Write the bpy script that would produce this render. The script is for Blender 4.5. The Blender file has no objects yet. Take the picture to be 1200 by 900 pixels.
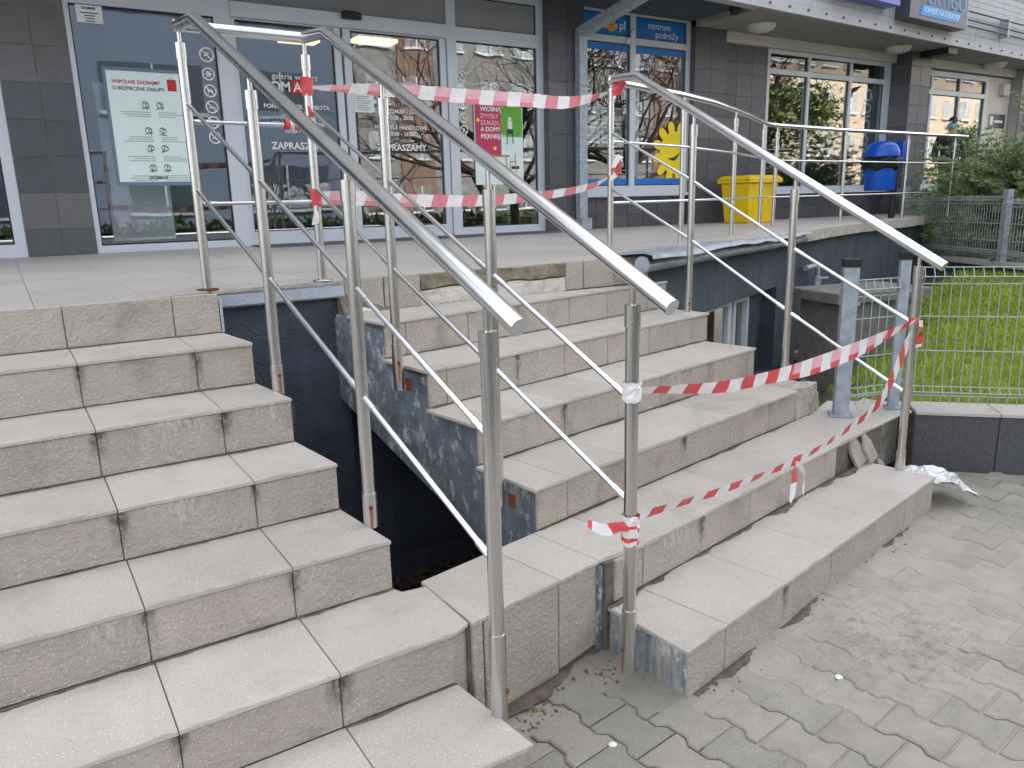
import bpy, bmesh, math, random
import numpy as np
from mathutils import Vector, Matrix, noise as mnoise
random.seed(7); rng = np.random.default_rng(7)
S = bpy.context.scene
COL = S.collection
PI = math.pi

# ------------------------------------------------------------------ camera, sky, sun, exposure
cd = bpy.data.cameras.new('camera'); cam = bpy.data.objects.new('camera', cd); COL.objects.link(cam); S.camera = cam
cd.sensor_width = 36.0; cd.lens = 36.0 * 911.14 / 1200.0; cd.clip_start = .05; cd.clip_end = 2000
YAW, PITCH, ROLL = 0.568937353, 0.231009955, -0.025062202
fw = Vector((math.sin(YAW)*math.cos(PITCH), math.cos(YAW)*math.cos(PITCH), -math.sin(PITCH)))
rt = Vector((math.cos(YAW), -math.sin(YAW), 0)); up = rt.cross(fw)
rt2 = rt*math.cos(ROLL) + up*math.sin(ROLL); up2 = -rt*math.sin(ROLL) + up*math.cos(ROLL)
cam.matrix_world = Matrix(((rt2.x, up2.x, -fw.x, -0.70518), (rt2.y, up2.y, -fw.y, -3.27875), (rt2.z, up2.z, -fw.z, 1.45523), (0, 0, 0, 1)))

SUN_EL, SUN_AZ = math.radians(44), math.radians(28)      # the sun stands behind the shop building
w = bpy.data.worlds.new('World'); S.world = w; w.use_nodes = True
nt = w.node_tree; nt.nodes.clear()
sky = nt.nodes.new('ShaderNodeTexSky'); sky.sky_type = 'NISHITA'; sky.sun_disc = False
sky.sun_elevation = SUN_EL; sky.sun_rotation = SUN_AZ; sky.air_density = 1.0; sky.dust_density = 3.0; sky.ozone_density = 1.0
hs = nt.nodes.new('ShaderNodeHueSaturation'); hs.inputs['Saturation'].default_value = .28
bg = nt.nodes.new('ShaderNodeBackground'); bg.inputs[1].default_value = .15
out = nt.nodes.new('ShaderNodeOutputWorld')
nt.links.new(sky.outputs[0], hs.inputs['Color']); nt.links.new(hs.outputs[0], bg.inputs[0]); nt.links.new(bg.outputs[0], out.inputs[0])
sd = bpy.data.lights.new('sun', 'SUN'); sun = bpy.data.objects.new('sun', sd); COL.objects.link(sun)
sd.energy = 3.0; sd.angle = math.radians(.5); sd.color = (1, .96, .9)
sdir = Vector((math.sin(SUN_AZ)*math.cos(SUN_EL), math.cos(SUN_AZ)*math.cos(SUN_EL), math.sin(SUN_EL)))
sun.rotation_euler = sdir.to_track_quat('Z', 'Y').to_euler(); sun.location = sdir*60
S.view_settings.view_transform = 'Standard'; S.view_settings.look = 'None'
S.view_settings.exposure = 2.1; S.view_settings.gamma = 1

# ------------------------------------------------------------------ materials
def lin(r, g, b):
    f = lambda c: c/12.92 if c <= .04045 else ((c+.055)/1.055)**2.4
    return (f(r/255), f(g/255), f(b/255), 1)

def N(t, typ, **kw):
    n = t.nodes.new(typ)
    for k, v in kw.items(): setattr(n, k, v)
    return n

def mixc(t, fac, a, b, blend='MIX'):
    m = N(t, 'ShaderNodeMix', data_type='RGBA', blend_type=blend)
    for idx, v in ((0, fac), (6, a), (7, b)):
        if isinstance(v, (int, float)): m.inputs[idx].default_value = v
        elif isinstance(v, tuple): m.inputs[idx].default_value = v
        else: t.links.new(v, m.inputs[idx])
    return m.outputs[2]

def ramp(t, src, lo, hi, a=0., b=1.):
    m = N(t, 'ShaderNodeMapRange', clamp=True); t.links.new(src, m.inputs[0])
    for i, v in enumerate((lo, hi, a, b)): m.inputs[i+1].default_value = v
    return m.outputs[0]

def nz(t, vec, scale, detail=3, rough=.55, stretch=None):
    n = N(t, 'ShaderNodeTexNoise'); n.inputs['Scale'].default_value = scale; n.inputs['Detail'].default_value = detail; n.inputs['Roughness'].default_value = rough
    if stretch:
        mp = N(t, 'ShaderNodeMapping'); mp.inputs['Scale'].default_value = stretch; t.links.new(vec, mp.inputs[0]); vec = mp.outputs[0]
    t.links.new(vec, n.inputs['Vector']); return n.outputs['Fac']

def math2(t, op, a, b):
    m = N(t, 'ShaderNodeMath', operation=op)
    for i, v in enumerate((a, b)):
        if isinstance(v, (int, float)): m.inputs[i].default_value = v
        else: t.links.new(v, m.inputs[i])
    return m.outputs[0]

def mat(name, col, rough=.6, metal=0, var=.08, vs=6, bump=0, bs=150, rand=0, speck=0, dirt=None, bd=.004, spec=None, streak=None, fine=0, dscale=3, drange=(.56, .72)):
    """general procedural surface: blotches, grain specks, per-piece variation, dirt, relief"""
    m = bpy.data.materials.new(name); m.use_nodes = True; t = m.node_tree
    p = t.nodes['Principled BSDF']
    geo = N(t, 'ShaderNodeNewGeometry'); pos = geo.outputs['Position']
    c = mixc(t, 0, col, col)
    if var:
        f = nz(t, pos, vs, 4)
        c = mixc(t, 1.0, c, mixc(t, ramp(t, f, .3, .7), (1-var,)*3+(1,), (1+var,)*3+(1,)), 'MULTIPLY')
    if fine:
        f = nz(t, pos, 260, 2)
        c = mixc(t, 1.0, c, mixc(t, ramp(t, f, .3, .7), (1-fine,)*3+(1,), (1+fine,)*3+(1,)), 'MULTIPLY')
    if rand:
        oi = N(t, 'ShaderNodeObjectInfo')
        c = mixc(t, 1.0, c, mixc(t, oi.outputs['Random'], (1-rand,)*3+(1,), (1+rand,)*3+(1,)), 'MULTIPLY')
    if speck:
        v = N(t, 'ShaderNodeTexVoronoi'); v.inputs['Scale'].default_value = 170; t.links.new(pos, v.inputs['Vector'])
        near = ramp(t, v.outputs['Distance'], .18, .3, 1, 0)
        sep = N(t, 'ShaderNodeSeparateColor'); t.links.new(v.outputs['Color'], sep.inputs[0])
        c = mixc(t, math2(t, 'MULTIPLY', near, ramp(t, sep.outputs[0], .86, .87, 0, speck)), c, (.95, .94, .9, 1))
        c = mixc(t, math2(t, 'MULTIPLY', near, ramp(t, sep.outputs[1], .88, .89, 0, speck*.7)), c, (.08, .075, .07, 1))
    if dirt:
        f = nz(t, pos, dscale, 6, .65)
        c = mixc(t, ramp(t, f, drange[0], drange[1], 0, dirt[3]), c, tuple(dirt[:3])+(1,))
    if streak:
        f = nz(t, pos, 9, 4, .6, (1, 1, .12))
        c = mixc(t, ramp(t, f, .55, .75, 0, streak[3]), c, tuple(streak[:3])+(1,))
    t.links.new(c, p.inputs['Base Color'])
    p.inputs['Roughness'].default_value = rough; p.inputs['Metallic'].default_value = metal
    if spec is not None: p.inputs['Specular IOR Level'].default_value = spec
    if bump:
        b = N(t, 'ShaderNodeBump'); b.inputs['Strength'].default_value = bump; b.inputs['Distance'].default_value = bd
        t.links.new(nz(t, pos, bs, 3, .6), b.inputs['Height']); t.links.new(b.outputs[0], p.inputs['Normal'])
    return m

M = {}
M['tread'] = mat('gres_tread', lin(189, 182, 173), .55, var=.07, vs=5, fine=.10, bump=.2, bs=230, rand=.07, speck=.9, dirt=(.26, .22, .18, .38), dscale=3.4)
M['riser'] = mat('gres_riser_rough', lin(180, 170, 158), .75, var=.09, vs=7, fine=.14, bump=1.0, bs=75, rand=.05, speck=.75, dirt=(.16, .135, .11, .55), streak=(.62, .6, .57, .2), bd=.009, dscale=4)
M['floor'] = mat('gres_floor', lin(188, 181, 173), .5, var=.06, vs=2, fine=.04, rand=.05, speck=.4, dirt=(.28, .25, .22, .25), dscale=1.5)
M['joint'] = mat('joint_dirt', lin(116, 106, 95), .95, var=.3, vs=30, bump=.5, bs=120)
M['dirt'] = mat('wet_dirt', lin(104, 93, 79), .95, var=.35, vs=25, bump=.8, bs=140)
M['conc'] = mat('bare_concrete', lin(186, 180, 170), .95, var=.2, vs=14, bump=1, bs=60, dirt=(.2, .16, .1, .7), dscale=9, bd=.012)
M['conc2'] = mat('old_concrete', lin(122, 118, 111), .95, var=.2, vs=10, bump=.8, bs=60, dirt=(.14, .12, .09, .6), dscale=7)
M['brick'] = mat('mossy_mortar', lin(142, 133, 114), .95, var=.35, vs=16, bump=1, bs=50, dirt=(.07, .06, .03, .8), dscale=14, bd=.015)
M['plaster'] = mat('white_patch', lin(214, 208, 196), .95, var=.12, vs=20, bump=1, bs=60, dirt=(.3, .25, .18, .6), dscale=12, bd=.01)
M['navy'] = mat('navy_render', lin(76, 84, 97), .75, var=.25, vs=5, bump=1.0, bs=95, fine=.3, streak=(.20, .21, .23, .3), bd=.012, dirt=(.02, .022, .028, .5), dscale=2.5)
M['granite_d'] = mat('granite_dark', lin(80, 81, 86), .38, var=.07, vs=12, fine=.28, rand=.12)
M['granite_f'] = mat('granite_flamed', lin(104, 103, 105), .6, var=.1, vs=14, fine=.4, rand=.1, bump=.4, bs=220, speck=.35)
M['granite_n'] = mat('granite_plinth', lin(80, 81, 86), .5, var=.1, vs=30, fine=.45, rand=.08, speck=.3)
M['grout'] = mat('grout', lin(160, 158, 156), .9, var=.1)
M['cap'] = mat('cap_stone', lin(178, 186, 196), .6, var=.08, vs=10, fine=.3, speck=.5)
M['zinc'] = mat('zinc', lin(160, 168, 176), .55, .45, var=.2, vs=9, bump=.25, bs=14, dirt=(.25, .27, .3, .5), dscale=6)
M['galv'] = mat('galvanised', lin(158, 170, 178), .5, .2, var=.22, vs=22, fine=.08)
M['wire'] = mat('fence_wire', lin(168, 180, 180), .5, .1, var=.05)
M['alu'] = mat('alu_frame', lin(200, 206, 214), .45, .1, var=.03, vs=3)
M['alu2'] = mat('alu_infill', lin(140, 142, 142), .55, .1, var=.04, vs=3)
M['white'] = mat('white_pvc', lin(216, 220, 224), .4, var=.03)
M['dark'] = mat('black_plastic', lin(26, 27, 29), .45, var=.1)
M['void'] = mat('interior_dark', lin(52, 54, 58), .9, var=.1)
M['soffit'] = mat('soffit_render', lin(150, 146, 140), .9, var=.06, vs=4, bump=.3, bs=160)
M['soffit2'] = mat('soffit_corrugated', lin(92, 102, 116), .6, .1, var=.08, vs=4)
M['parapet'] = mat('parapet_cladding', lin(182, 182, 186), .6, var=.06, vs=3, rand=.04, streak=(.3, .3, .3, .25))
M['cream'] = mat('cream_blind_box', lin(196, 192, 182), .6, var=.04)
M['beige'] = mat('beige_panel', lin(205, 198, 180), .6, var=.04)
M['upper'] = mat('upper_render', lin(170, 165, 158), .9, var=.06, vs=1)
M['rust'] = mat('rust', lin(112, 66, 42), .9, .2, var=.3, vs=60, bump=.5, bs=120)
M['rust2'] = mat('rust_run', lin(158, 112, 76), .7, .3, var=.3, vs=50)
M['blue'] = mat('blue_sign', lin(14, 112, 190), .4, var=.03)
M['yellow'] = mat('yellow_film', lin(240, 214, 20), .5, var=.03)
M['orange'] = mat('orange_film', lin(236, 156, 24), .5, var=.03)
M['ybin'] = mat('yellow_plastic', lin(236, 198, 14), .4, var=.06, vs=5, dirt=(.3, .25, .05, .3))
M['bbin'] = mat('blue_plastic', lin(10, 84, 190), .28, var=.06, vs=5)
M['bag'] = mat('bin_bag', lin(18, 19, 22), .3, var=.2, bump=1, bs=30, bd=.02)
M['lwhite'] = mat('white_lettering', lin(238, 238, 236), .6, var=0)
M['lgrey'] = mat('grey_lettering', lin(120, 124, 128), .6, var=0)
M['ldark'] = mat('dark_print', lin(52, 54, 58), .6, var=0)
M['lteal'] = mat('teal_print', lin(60, 84, 96), .6, var=0)
M['lred'] = mat('red_print', lin(192, 38, 44), .6, var=0)
M['paper'] = mat('poster_paper', lin(222, 238, 234), .5, var=.03)
M['paperw'] = mat('white_paper', lin(228, 230, 230), .5, var=.03)
M['magenta'] = mat('magenta_print', lin(186, 54, 92), .5, var=.05)
M['green'] = mat('green_print', lin(98, 170, 52), .5, var=.08)
M['wood'] = mat('light_wood', lin(184, 140, 84), .6, var=.1)
M['greyblue'] = mat('plain_grey_blue', lin(104, 124, 142), .5, var=.03)
M['sgrey'] = mat('sign_grey', lin(84, 86, 94), .4, .3, var=.05)
M['lilac'] = mat('lilac_lightbox', lin(122, 128, 208), .5, var=.03)
M['lblue'] = mat('sign_blue', lin(58, 158, 232), .5, var=.03)
M['tred'] = mat('tape_red', lin(216, 78, 82), .42, var=.1, vs=20)
M['twhite'] = mat('tape_white', lin(236, 232, 230), .42, var=.06, vs=20)
M['tsheer'] = mat('tape_sheer_red', lin(220, 132, 138), .42, var=.1, vs=20)  # background light showing through thin tape is put into this red
M['tpink'] = mat('tape_pink', lin(232, 176, 186), .42, var=.08, vs=20)
M['foil'] = mat('crumpled_foil', lin(214, 214, 216), .35, .25, var=.2, vs=20, bump=.7, bs=30, bd=.01)
M['soil'] = mat('soil', lin(92, 78, 62), 1, var=.4, vs=9, bump=1, bs=40, bd=.03, fine=.25)
M['turf'] = mat('turf', lin(112, 130, 42), 1, var=.25, vs=5, bump=1, bs=60, bd=.02)
M['stone'] = mat('rubble_stone', lin(168, 162, 150), .95, var=.25, vs=14, bump=.8, bs=50, rand=.2)
M['lava'] = mat('dark_gravel', lin(74, 58, 54), .95, var=.4, vs=40)
M['skin'] = mat('skin', lin(206, 160, 136), .6, var=.05)
M['jacket'] = mat('dark_jacket', lin(38, 40, 46), .8, var=.15)
M['trouser'] = mat('dark_trousers', lin(46, 46, 52), .85, var=.15)
M['mask'] = mat('face_mask', lin(150, 190, 214), .7, var=.03)
M['bark'] = mat('bark', lin(70, 60, 50), .95, var=.25, vs=8, bump=1, bs=30)
M['needle'] = mat('juniper_needles', lin(98, 122, 80), .7, var=.4, vs=7, rand=.1)
M['needle2'] = mat('juniper_tips', lin(146, 166, 112), .7, var=.3, vs=9)
M['leaf'] = mat('tree_leaves', lin(92, 104, 48), .7, var=.4, vs=3)
M['leafy'] = mat('dry_leaf', lin(112, 92, 50), .8, var=.3, vs=30)
M['moss'] = mat('moss', lin(120, 122, 62), .95, var=.3, vs=40, bump=1, bs=120)
M['blockA'] = mat('flats_blue_grey', lin(84, 96, 112), .9, var=.06, vs=.3)
M['blockB'] = mat('flats_grey_beige', lin(134, 130, 126), .9, var=.08, vs=.3)
M['blockC'] = mat('flats_tan', lin(190, 170, 146), .9, var=.06, vs=.3)
M['brickred'] = mat('orange_brick', lin(128, 104, 92), .9, var=.1, vs=2)
M['asphalt'] = mat('asphalt', lin(96, 96, 94), .9, var=.15, vs=1.5, bump=.4, bs=80)
M['mat'] = mat('entrance_mat', lin(96, 96, 104), .95, var=.1, vs=30, bump=.6, bs=300)
M['shelf'] = mat('shop_goods', lin(120, 96, 70), .7, var=.3, vs=3)

def steel(name, base, rough, stretch):
    m = bpy.data.materials.new(name); m.use_nodes = True; t = m.node_tree; p = t.nodes['Principled BSDF']
    tc = N(t, 'ShaderNodeTexCoord')
    f = nz(t, tc.outputs['Object'], 60, 4, .6, stretch); g = nz(t, tc.outputs['Object'], 7, 5, .65)
    c = mixc(t, ramp(t, f, .3, .7), tuple(x*.93 for x in base)+(1,), base+(1,))
    c = mixc(t, ramp(t, g, .62, .85, 0, .14), c, (.42, .38, .33, 1))
    t.links.new(c, p.inputs['Base Color']); p.inputs['Metallic'].default_value = 1
    t.links.new(ramp(t, f, .3, .7, rough-.03, rough+.04), p.inputs['Roughness'])
    return m
M['steel'] = steel('steel_post', (.66, .65, .635), .25, (2, 2, .05))
M['rail'] = steel('steel_rail', (.74, .75, .77), .21, (1, .1, .1))

def glass(name, tint, refl):
    m = bpy.data.materials.new(name); m.use_nodes = True; t = m.node_tree; t.nodes.clear()
    o = N(t, 'ShaderNodeOutputMaterial'); tr = N(t, 'ShaderNodeBsdfTransparent'); gl = N(t, 'ShaderNodeBsdfGlossy'); mx = N(t, 'ShaderNodeMixShader')
    tr.inputs[0].default_value = tint; gl.inputs['Roughness'].default_value = .012; gl.inputs[0].default_value = (.96, .98, 1, 1)
    geo = N(t, 'ShaderNodeNewGeometry'); b = N(t, 'ShaderNodeBump'); b.inputs['Strength'].default_value = .04; b.inputs['Distance'].default_value = .02
    t.links.new(nz(t, geo.outputs['Position'], 1.6, 2), b.inputs['Height']); t.links.new(b.outputs[0], gl.inputs['Normal'])
    lw = N(t, 'ShaderNodeLayerWeight'); lw.inputs[0].default_value = .5
    t.links.new(ramp(t, math2(t, 'POWER', lw.outputs['Facing'], 4.), 0, 1, refl, .95), mx.inputs[0])
    t.links.new(tr.outputs[0], mx.inputs[1]); t.links.new(gl.outputs[0], mx.inputs[2]); t.links.new(mx.outputs[0], o.inputs[0])
    return m
M['glass'] = glass('shop_glass', (.86, .89, .90, 1), .125)
M['glass3'] = glass('transom_glass', (.7, .74, .76, 1), .05)
M['glass2'] = glass('coated_glass', (.88, .91, .91, 1), .17)
def emit(name, col, s):
    m = bpy.data.materials.new(name); m.use_nodes = True; p = m.node_tree.nodes['Principled BSDF']
    p.inputs['Base Color'].default_value = col; p.inputs['Emission Color'].default_value = col; p.inputs['Emission Strength'].default_value = s
    return m
M['lamp'] = emit('lit_lamp', (1, .78, .42, 1), .45)
M['dome'] = mat('opal_dome', lin(206, 204, 194), .35, var=.02)

def paint_side(name='weathered_blue_paint', k=.85, lo=.5):
    m = bpy.data.materials.new(name); m.use_nodes = True; t = m.node_tree; p = t.nodes['Principled BSDF']
    pos = N(t, 'ShaderNodeNewGeometry').outputs['Position']
    a = nz(t, pos, 15, 6, .7, (1, 1, .13)); b = nz(t, pos, 19, 7, .75, (1, 1, .55)); d = nz(t, pos, 9, 6, .7)
    c = mixc(t, ramp(t, d, .3, .7), lin(88, 101, 117), lin(140, 150, 158))
    c = mixc(t, ramp(t, a, lo, lo+.14, 0, k), c, lin(172, 168, 158))
    c = mixc(t, ramp(t, b, .54, .62, 0, .9), c, lin(208, 212, 214))
    c = mixc(t, ramp(t, nz(t, pos, 17, 4, .6, (1, 1, .2)), .66, .76, 0, .6), c, lin(128, 104, 78))
    t.links.new(c, p.inputs['Base Color']); p.inputs['Roughness'].default_value = .8
    bm_ = N(t, 'ShaderNodeBump'); bm_.inputs['Strength'].default_value = .6; bm_.inputs['Distance'].default_value = .006
    t.links.new(nz(t, pos, 70, 4), bm_.inputs['Height']); t.links.new(bm_.outputs[0], p.inputs['Normal'])
    return m
M['side'] = paint_side(lo=.53); M['side2'] = paint_side('worn_paint_on_concrete', .95, .46)

def paver_mat(name, base, joint=False):
    m = bpy.data.materials.new(name); m.use_nodes = True; t = m.node_tree; p = t.nodes['Principled BSDF']
    pos = N(t, 'ShaderNodeNewGeometry').outputs['Position']
    f = nz(t, pos, 9, 5, .65); g = nz(t, pos, 300, 2); h = nz(t, pos, 2.2, 5, .6)
    c = mixc(t, ramp(t, f, .3, .7), tuple(x*.82 for x in base[:3])+(1,), tuple(x*1.15 for x in base[:3])+(1,))
    if not joint:
        oi = N(t, 'ShaderNodeObjectInfo')
        c = mixc(t, 1., c, mixc(t, oi.outputs['Random'], (.86, .88, .84, 1), (1.12, 1.1, 1.06, 1)), 'MULTIPLY')
    c = mixc(t, 1., c, mixc(t, ramp(t, g, .3, .7), (.78,)*3+(1,), (1.2,)*3+(1,)), 'MULTIPLY')
    # dry sand lying over the blocks in the middle of the pavement
    vm = N(t, 'ShaderNodeVectorMath', operation='DISTANCE'); t.links.new(pos, vm.inputs[0]); vm.inputs[1].default_value = (1.95, -1.82, 0)
    near = ramp(t, vm.outputs['Value'], .3, 1.25, .6, 0)
    dust = math2(t, 'MULTIPLY', near, ramp(t, nz(t, pos, 5, 6, .7), .3, .55))
    c = mixc(t, dust, c, lin(178, 170, 159))
    vm2 = N(t, 'ShaderNodeVectorMath', operation='DISTANCE'); t.links.new(pos, vm2.inputs[0]); vm2.inputs[1].default_value = (1.62, -1.98, 0)
    c = mixc(t, math2(t, 'MULTIPLY', ramp(t, vm2.outputs['Value'], .05, .5, .8, 0), ramp(t, nz(t, pos, 22, 6, .75), .48, .66)), c, lin(110, 98, 84))
    # greenish damp near the foot of the steps
    vm3 = N(t, 'ShaderNodeVectorMath', operation='DISTANCE'); t.links.new(pos, vm3.inputs[0]); vm3.inputs[1].default_value = (.62, -1.72, 0)
    c = mixc(t, math2(t, 'MULTIPLY', ramp(t, vm3.outputs['Value'], .1, .5, .4, 0), ramp(t, f, .35, .6)), c, lin(122, 120, 92))
    t.links.new(c, p.inputs['Base Color']); p.inputs['Roughness'].default_value = .92
    b = N(t, 'ShaderNodeBump'); b.inputs['Strength'].default_value = .5; b.inputs['Distance'].default_value = .004
    t.links.new(nz(t, pos, 180, 3, .7), b.inputs['Height']); t.links.new(b.outputs[0], p.inputs['Normal'])
    return m
M['paver'] = paver_mat('concrete_paver', lin(152, 147, 140))
M['sand'] = paver_mat('joint_sand', lin(160, 153, 144), True)

# ------------------------------------------------------------------ object helpers
W = {}                                   # world origin of every parent
def link(o, parent=None):
    COL.objects.link(o)
    if parent: o.parent = parent
    return o
def empty(name, loc, label, cat, group=None):
    o = bpy.data.objects.new(name, None); COL.objects.link(o); o.location = loc; o.empty_display_size = .1
    o['label'] = label; o['category'] = cat
    if group: o['group'] = group
    W[o] = Vector(loc); return o
def tag(o, label=None, cat=None, group=None, kind=None):
    for k, v in (('label', label), ('category', cat), ('group', group), ('kind', kind)):
        if v: o[k] = v
    return o

class MB:
    def __init__(s): s.v = []; s.f = []; s.m = []; s.smooth = []
    def add(s, vs, fs, mi=0, sm=False):
        o = len(s.v); s.v += [Vector(p) for p in vs]
        for f in fs: s.f.append([i+o for i in f]); s.m.append(mi); s.smooth.append(sm)
        return s
    def box(s, lo, hi, mi=0):
        x0, y0, z0 = lo; x1, y1, z1 = hi
        return s.add([(x0,y0,z0),(x1,y0,z0),(x1,y1,z0),(x0,y1,z0),(x0,y0,z1),(x1,y0,z1),(x1,y1,z1),(x0,y1,z1)],
                     [(3,2,1,0),(4,5,6,7),(0,1,5,4),(1,2,6,5),(2,3,7,6),(3,0,4,7)], mi)
    def obox(s, c, ax, ay, az, mi=0):     # oriented box: centre and half-axis vectors
        c, ax, ay, az = map(Vector, (c, ax, ay, az))
        vs = [c+sx*ax+sy*ay+sz*az for sz in (-1, 1) for sx, sy in ((-1,-1),(1,-1),(1,1),(-1,1))]
        return s.add(vs, [(3,2,1,0),(4,5,6,7),(0,1,5,4),(1,2,6,5),(2,3,7,6),(3,0,4,7)], mi)
    def prism(s, poly, dz, mi=0):          # polygon (3D points) extruded by vector dz
        n = len(poly); dz = Vector(dz); vs = [Vector(p) for p in poly]+[Vector(p)+dz for p in poly]
        return s.add(vs, [tuple(range(n))[::-1], tuple(range(n, 2*n))]+[(i, (i+1) % n, n+(i+1) % n, n+i) for i in range(n)], mi)
    def tube(s, pts, r, seg=12, caps=True, mi=0, sm=True):
        pts = [Vector(p) for p in pts]; n = len(pts); rs = r if isinstance(r, (list, tuple)) else [r]*n
        base = len(s.v); prev = None
        for i, p in enumerate(pts):
            d = ((pts[i+1]-p).normalized() if i < n-1 else Vector()) + ((p-pts[i-1]).normalized() if i else Vector())
            if d.length < 1e-9: d = Vector((0, 0, 1))
            d.normalize()
            if prev is None:
                a = Vector((0, 0, 1)) if abs(d.z) < .9 else Vector((1, 0, 0)); u = d.cross(a).normalized()
            else: u = (prev - d*prev.dot(d)).normalized()
            prev = u; v = d.cross(u)
            k = 1.
            if 0 < i < n-1:
                c = (pts[i+1]-p).normalized().dot((p-pts[i-1]).normalized()); k = 1/max(.6, math.sqrt((1+c)/2))
            for j in range(seg):
                a = 2*PI*j/seg; s.v.append(p + (u*math.cos(a)+v*math.sin(a))*rs[i]*(k if False else 1))
        for i in range(n-1):
            for j in range(seg):
                a = base+i*seg+j; b = base+i*seg+(j+1) % seg
                s.f.append([a, b, b+seg, a+seg]); s.m.append(mi); s.smooth.append(sm)
        if caps:
            for st, rv in ((base, True), (base+(n-1)*seg, False)):
                o = len(s.v); s.v += [s.v[st+j].copy() for j in range(seg)]; f = list(range(o, o+seg))
                s.f.append(f[::-1] if rv else f); s.m.append(mi); s.smooth.append(False)
        return s
    def lathe(s, prof, c, seg=24, mi=0):   # profile [(r, z)] around vertical axis at c
        base = len(s.v); c = Vector(c)
        for r, z in prof:
            for j in range(seg): a = 2*PI*j/seg; s.v.append(c+Vector((r*math.cos(a), r*math.sin(a), z)))
        for i in range(len(prof)-1):
            for j in range(seg):
                a = base+i*seg+j; b = base+i*seg+(j+1) % seg; s.f.append([a, b, b+seg, a+seg]); s.m.append(mi); s.smooth.append(True)
        return s
    def build(s, name, mats, parent=None, origin=None):
        me = bpy.data.meshes.new(name)
        org = W[parent] if parent else Vector(origin or (0, 0, 0))
        if not parent and origin is None and s.v:
            a = np.array(s.v); org = Vector((float((a[:,0].min()+a[:,0].max())/2), float((a[:,1].min()+a[:,1].max())/2), float(a[:,2].min())))
        me.from_pydata([tuple(p-org) for p in s.v], [], s.f)
        if not isinstance(mats, (list, tuple)): mats = [mats]
        for m_ in mats: me.materials.append(M[m_] if isinstance(m_, str) else m_)
        me.polygons.foreach_set('material_index', s.m); me.polygons.foreach_set('use_smooth', s.smooth); me.update()
        bm = bmesh.new(); bm.from_mesh(me); bmesh.ops.recalc_face_normals(bm, faces=bm.faces); bm.to_mesh(me); bm.free()
        o = bpy.data.objects.new(name, me); link(o, parent)
        if parent: W[o] = W[parent]
        else: o.location = org; W[o] = org
        return o

def slab(mb, top, n, t, ch=.0025, mi=0, jit=0.):
    """tile: polygon 'top' with normal n, thickness t behind it, chamfered rim; optional uneven seat"""
    n = Vector(n).normalized(); P = [Vector(p) for p in top]
    if jit:
        P = [p + n*random.uniform(-jit, jit) for p in P]
    k = len(P); c = sum(P, Vector())/k
    # inset for chamfer
    ins = []
    for i in range(k):
        a, b, d = P[i-1], P[i], P[(i+1) % k]
        e1 = (b-a).normalized(); e2 = (d-b).normalized(); q = (e2-e1); q = q.normalized() if q.length > 1e-6 else n.cross(e1)
        if (c-b).dot(q) < 0: q = -q
        ins.append(b+q*ch*1.4)
    low = [p-n*ch for p in P]; bot = [p-n*t for p in P]
    vs = ins+low+bot
    fs = [tuple(range(k))]+[(i, k+i, k+(i+1) % k, (i+1) % k) for i in range(k)]+[(k+i, 2*k+i, 2*k+(i+1) % k, k+(i+1) % k) for i in range(k)]+[tuple(range(2*k, 3*k))[::-1]]
    return mb.add(vs, fs, mi)

def text(body, size, x, z, y, m, parent, align='LEFT', rot=0, mirror=False, name='lettering', bold=0., plane=None, shear=0):
    cu = bpy.data.curves.new('t', 'FONT'); cu.body = body; cu.size = size; cu.align_x = align; cu.offset = bold; cu.shear = shear
    cu.resolution_u = 3
    o = bpy.data.objects.new('t', cu); COL.objects.link(o)
    dg = bpy.context.evaluated_depsgraph_get(); me = bpy.data.meshes.new_from_object(o.evaluated_get(dg))
    bpy.data.objects.remove(o); bpy.data.curves.remove(cu)
    me.name = name
    ex = Vector(plane) if plane else Vector((1, 0, 0)); ez = Vector((0, 0, 1)); base = Vector((x, y, z)) - W[parent]
    for v in me.vertices:
        px, pz = v.co.x, v.co.y
        if mirror: px = -px
        if rot: px, pz = px*math.cos(rot)-pz*math.sin(rot), px*math.sin(rot)+pz*math.cos(rot)
        v.co = base+ex*px+ez*pz
    me.materials.clear(); me.materials.append(M[m]); me.update()
    ob = bpy.data.objects.new(name, me); link(ob, parent); W[ob] = W[parent]
    return ob

def ring(mb, cx, cz, y, r0, r1, mi=0, seg=24):
    vs = []
    for j in range(seg):
        a = 2*PI*j/seg
        vs += [(cx+r0*math.cos(a), y, cz+r0*math.sin(a)), (cx+r1*math.cos(a), y, cz+r1*math.sin(a))]
    return mb.add(vs, [(2*j, 2*j+1, (2*j+3) % (2*seg), (2*j+2) % (2*seg)) for j in range(seg)], mi)
def fquad(mb, x0, x1, z0, z1, y, mi=0, t=.0015):
    return mb.box((x0, y, z0), (x1, y+t, z1), mi)
def bar(mb, x0, z0, x1, z1, wd, y, mi=0):
    d = Vector((x1-x0, 0, z1-z0)).normalized()*.5; nrm = Vector((-d.z, 0, d.x))*wd
    a = Vector((x0, y, z0)); b = Vector((x1, y, z1))
    return mb.add([a-nrm, b-nrm, b+nrm, a+nrm], [(0, 1, 2, 3)], mi)

R = .16; ZP = 1.12
# ------------------------------------------------------------------ ground
g = MB()
for x0, x1, y0, y1, z in ((-150, 150, -150, -2.95, -.028), (-150, -.4, -2.95, 150, -.028), (16, 150, -2.95, 150, -.028), (-.4, 16, 4.3, 150, -.028), (-.4, 4.6, -2.95, -1.25, -.028), (4.6, 16, -2.95, -1.25, -.62), (-.4, 16, -1.25, 4.3, -.62)):
    g.add([(x0, y0, z), (x1, y0, z), (x1, y1, z), (x0, y1, z)], [(0, 1, 2, 3)])
tag(g.build('ground', 'asphalt', origin=(0, 0, -.7)), kind='structure')

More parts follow.
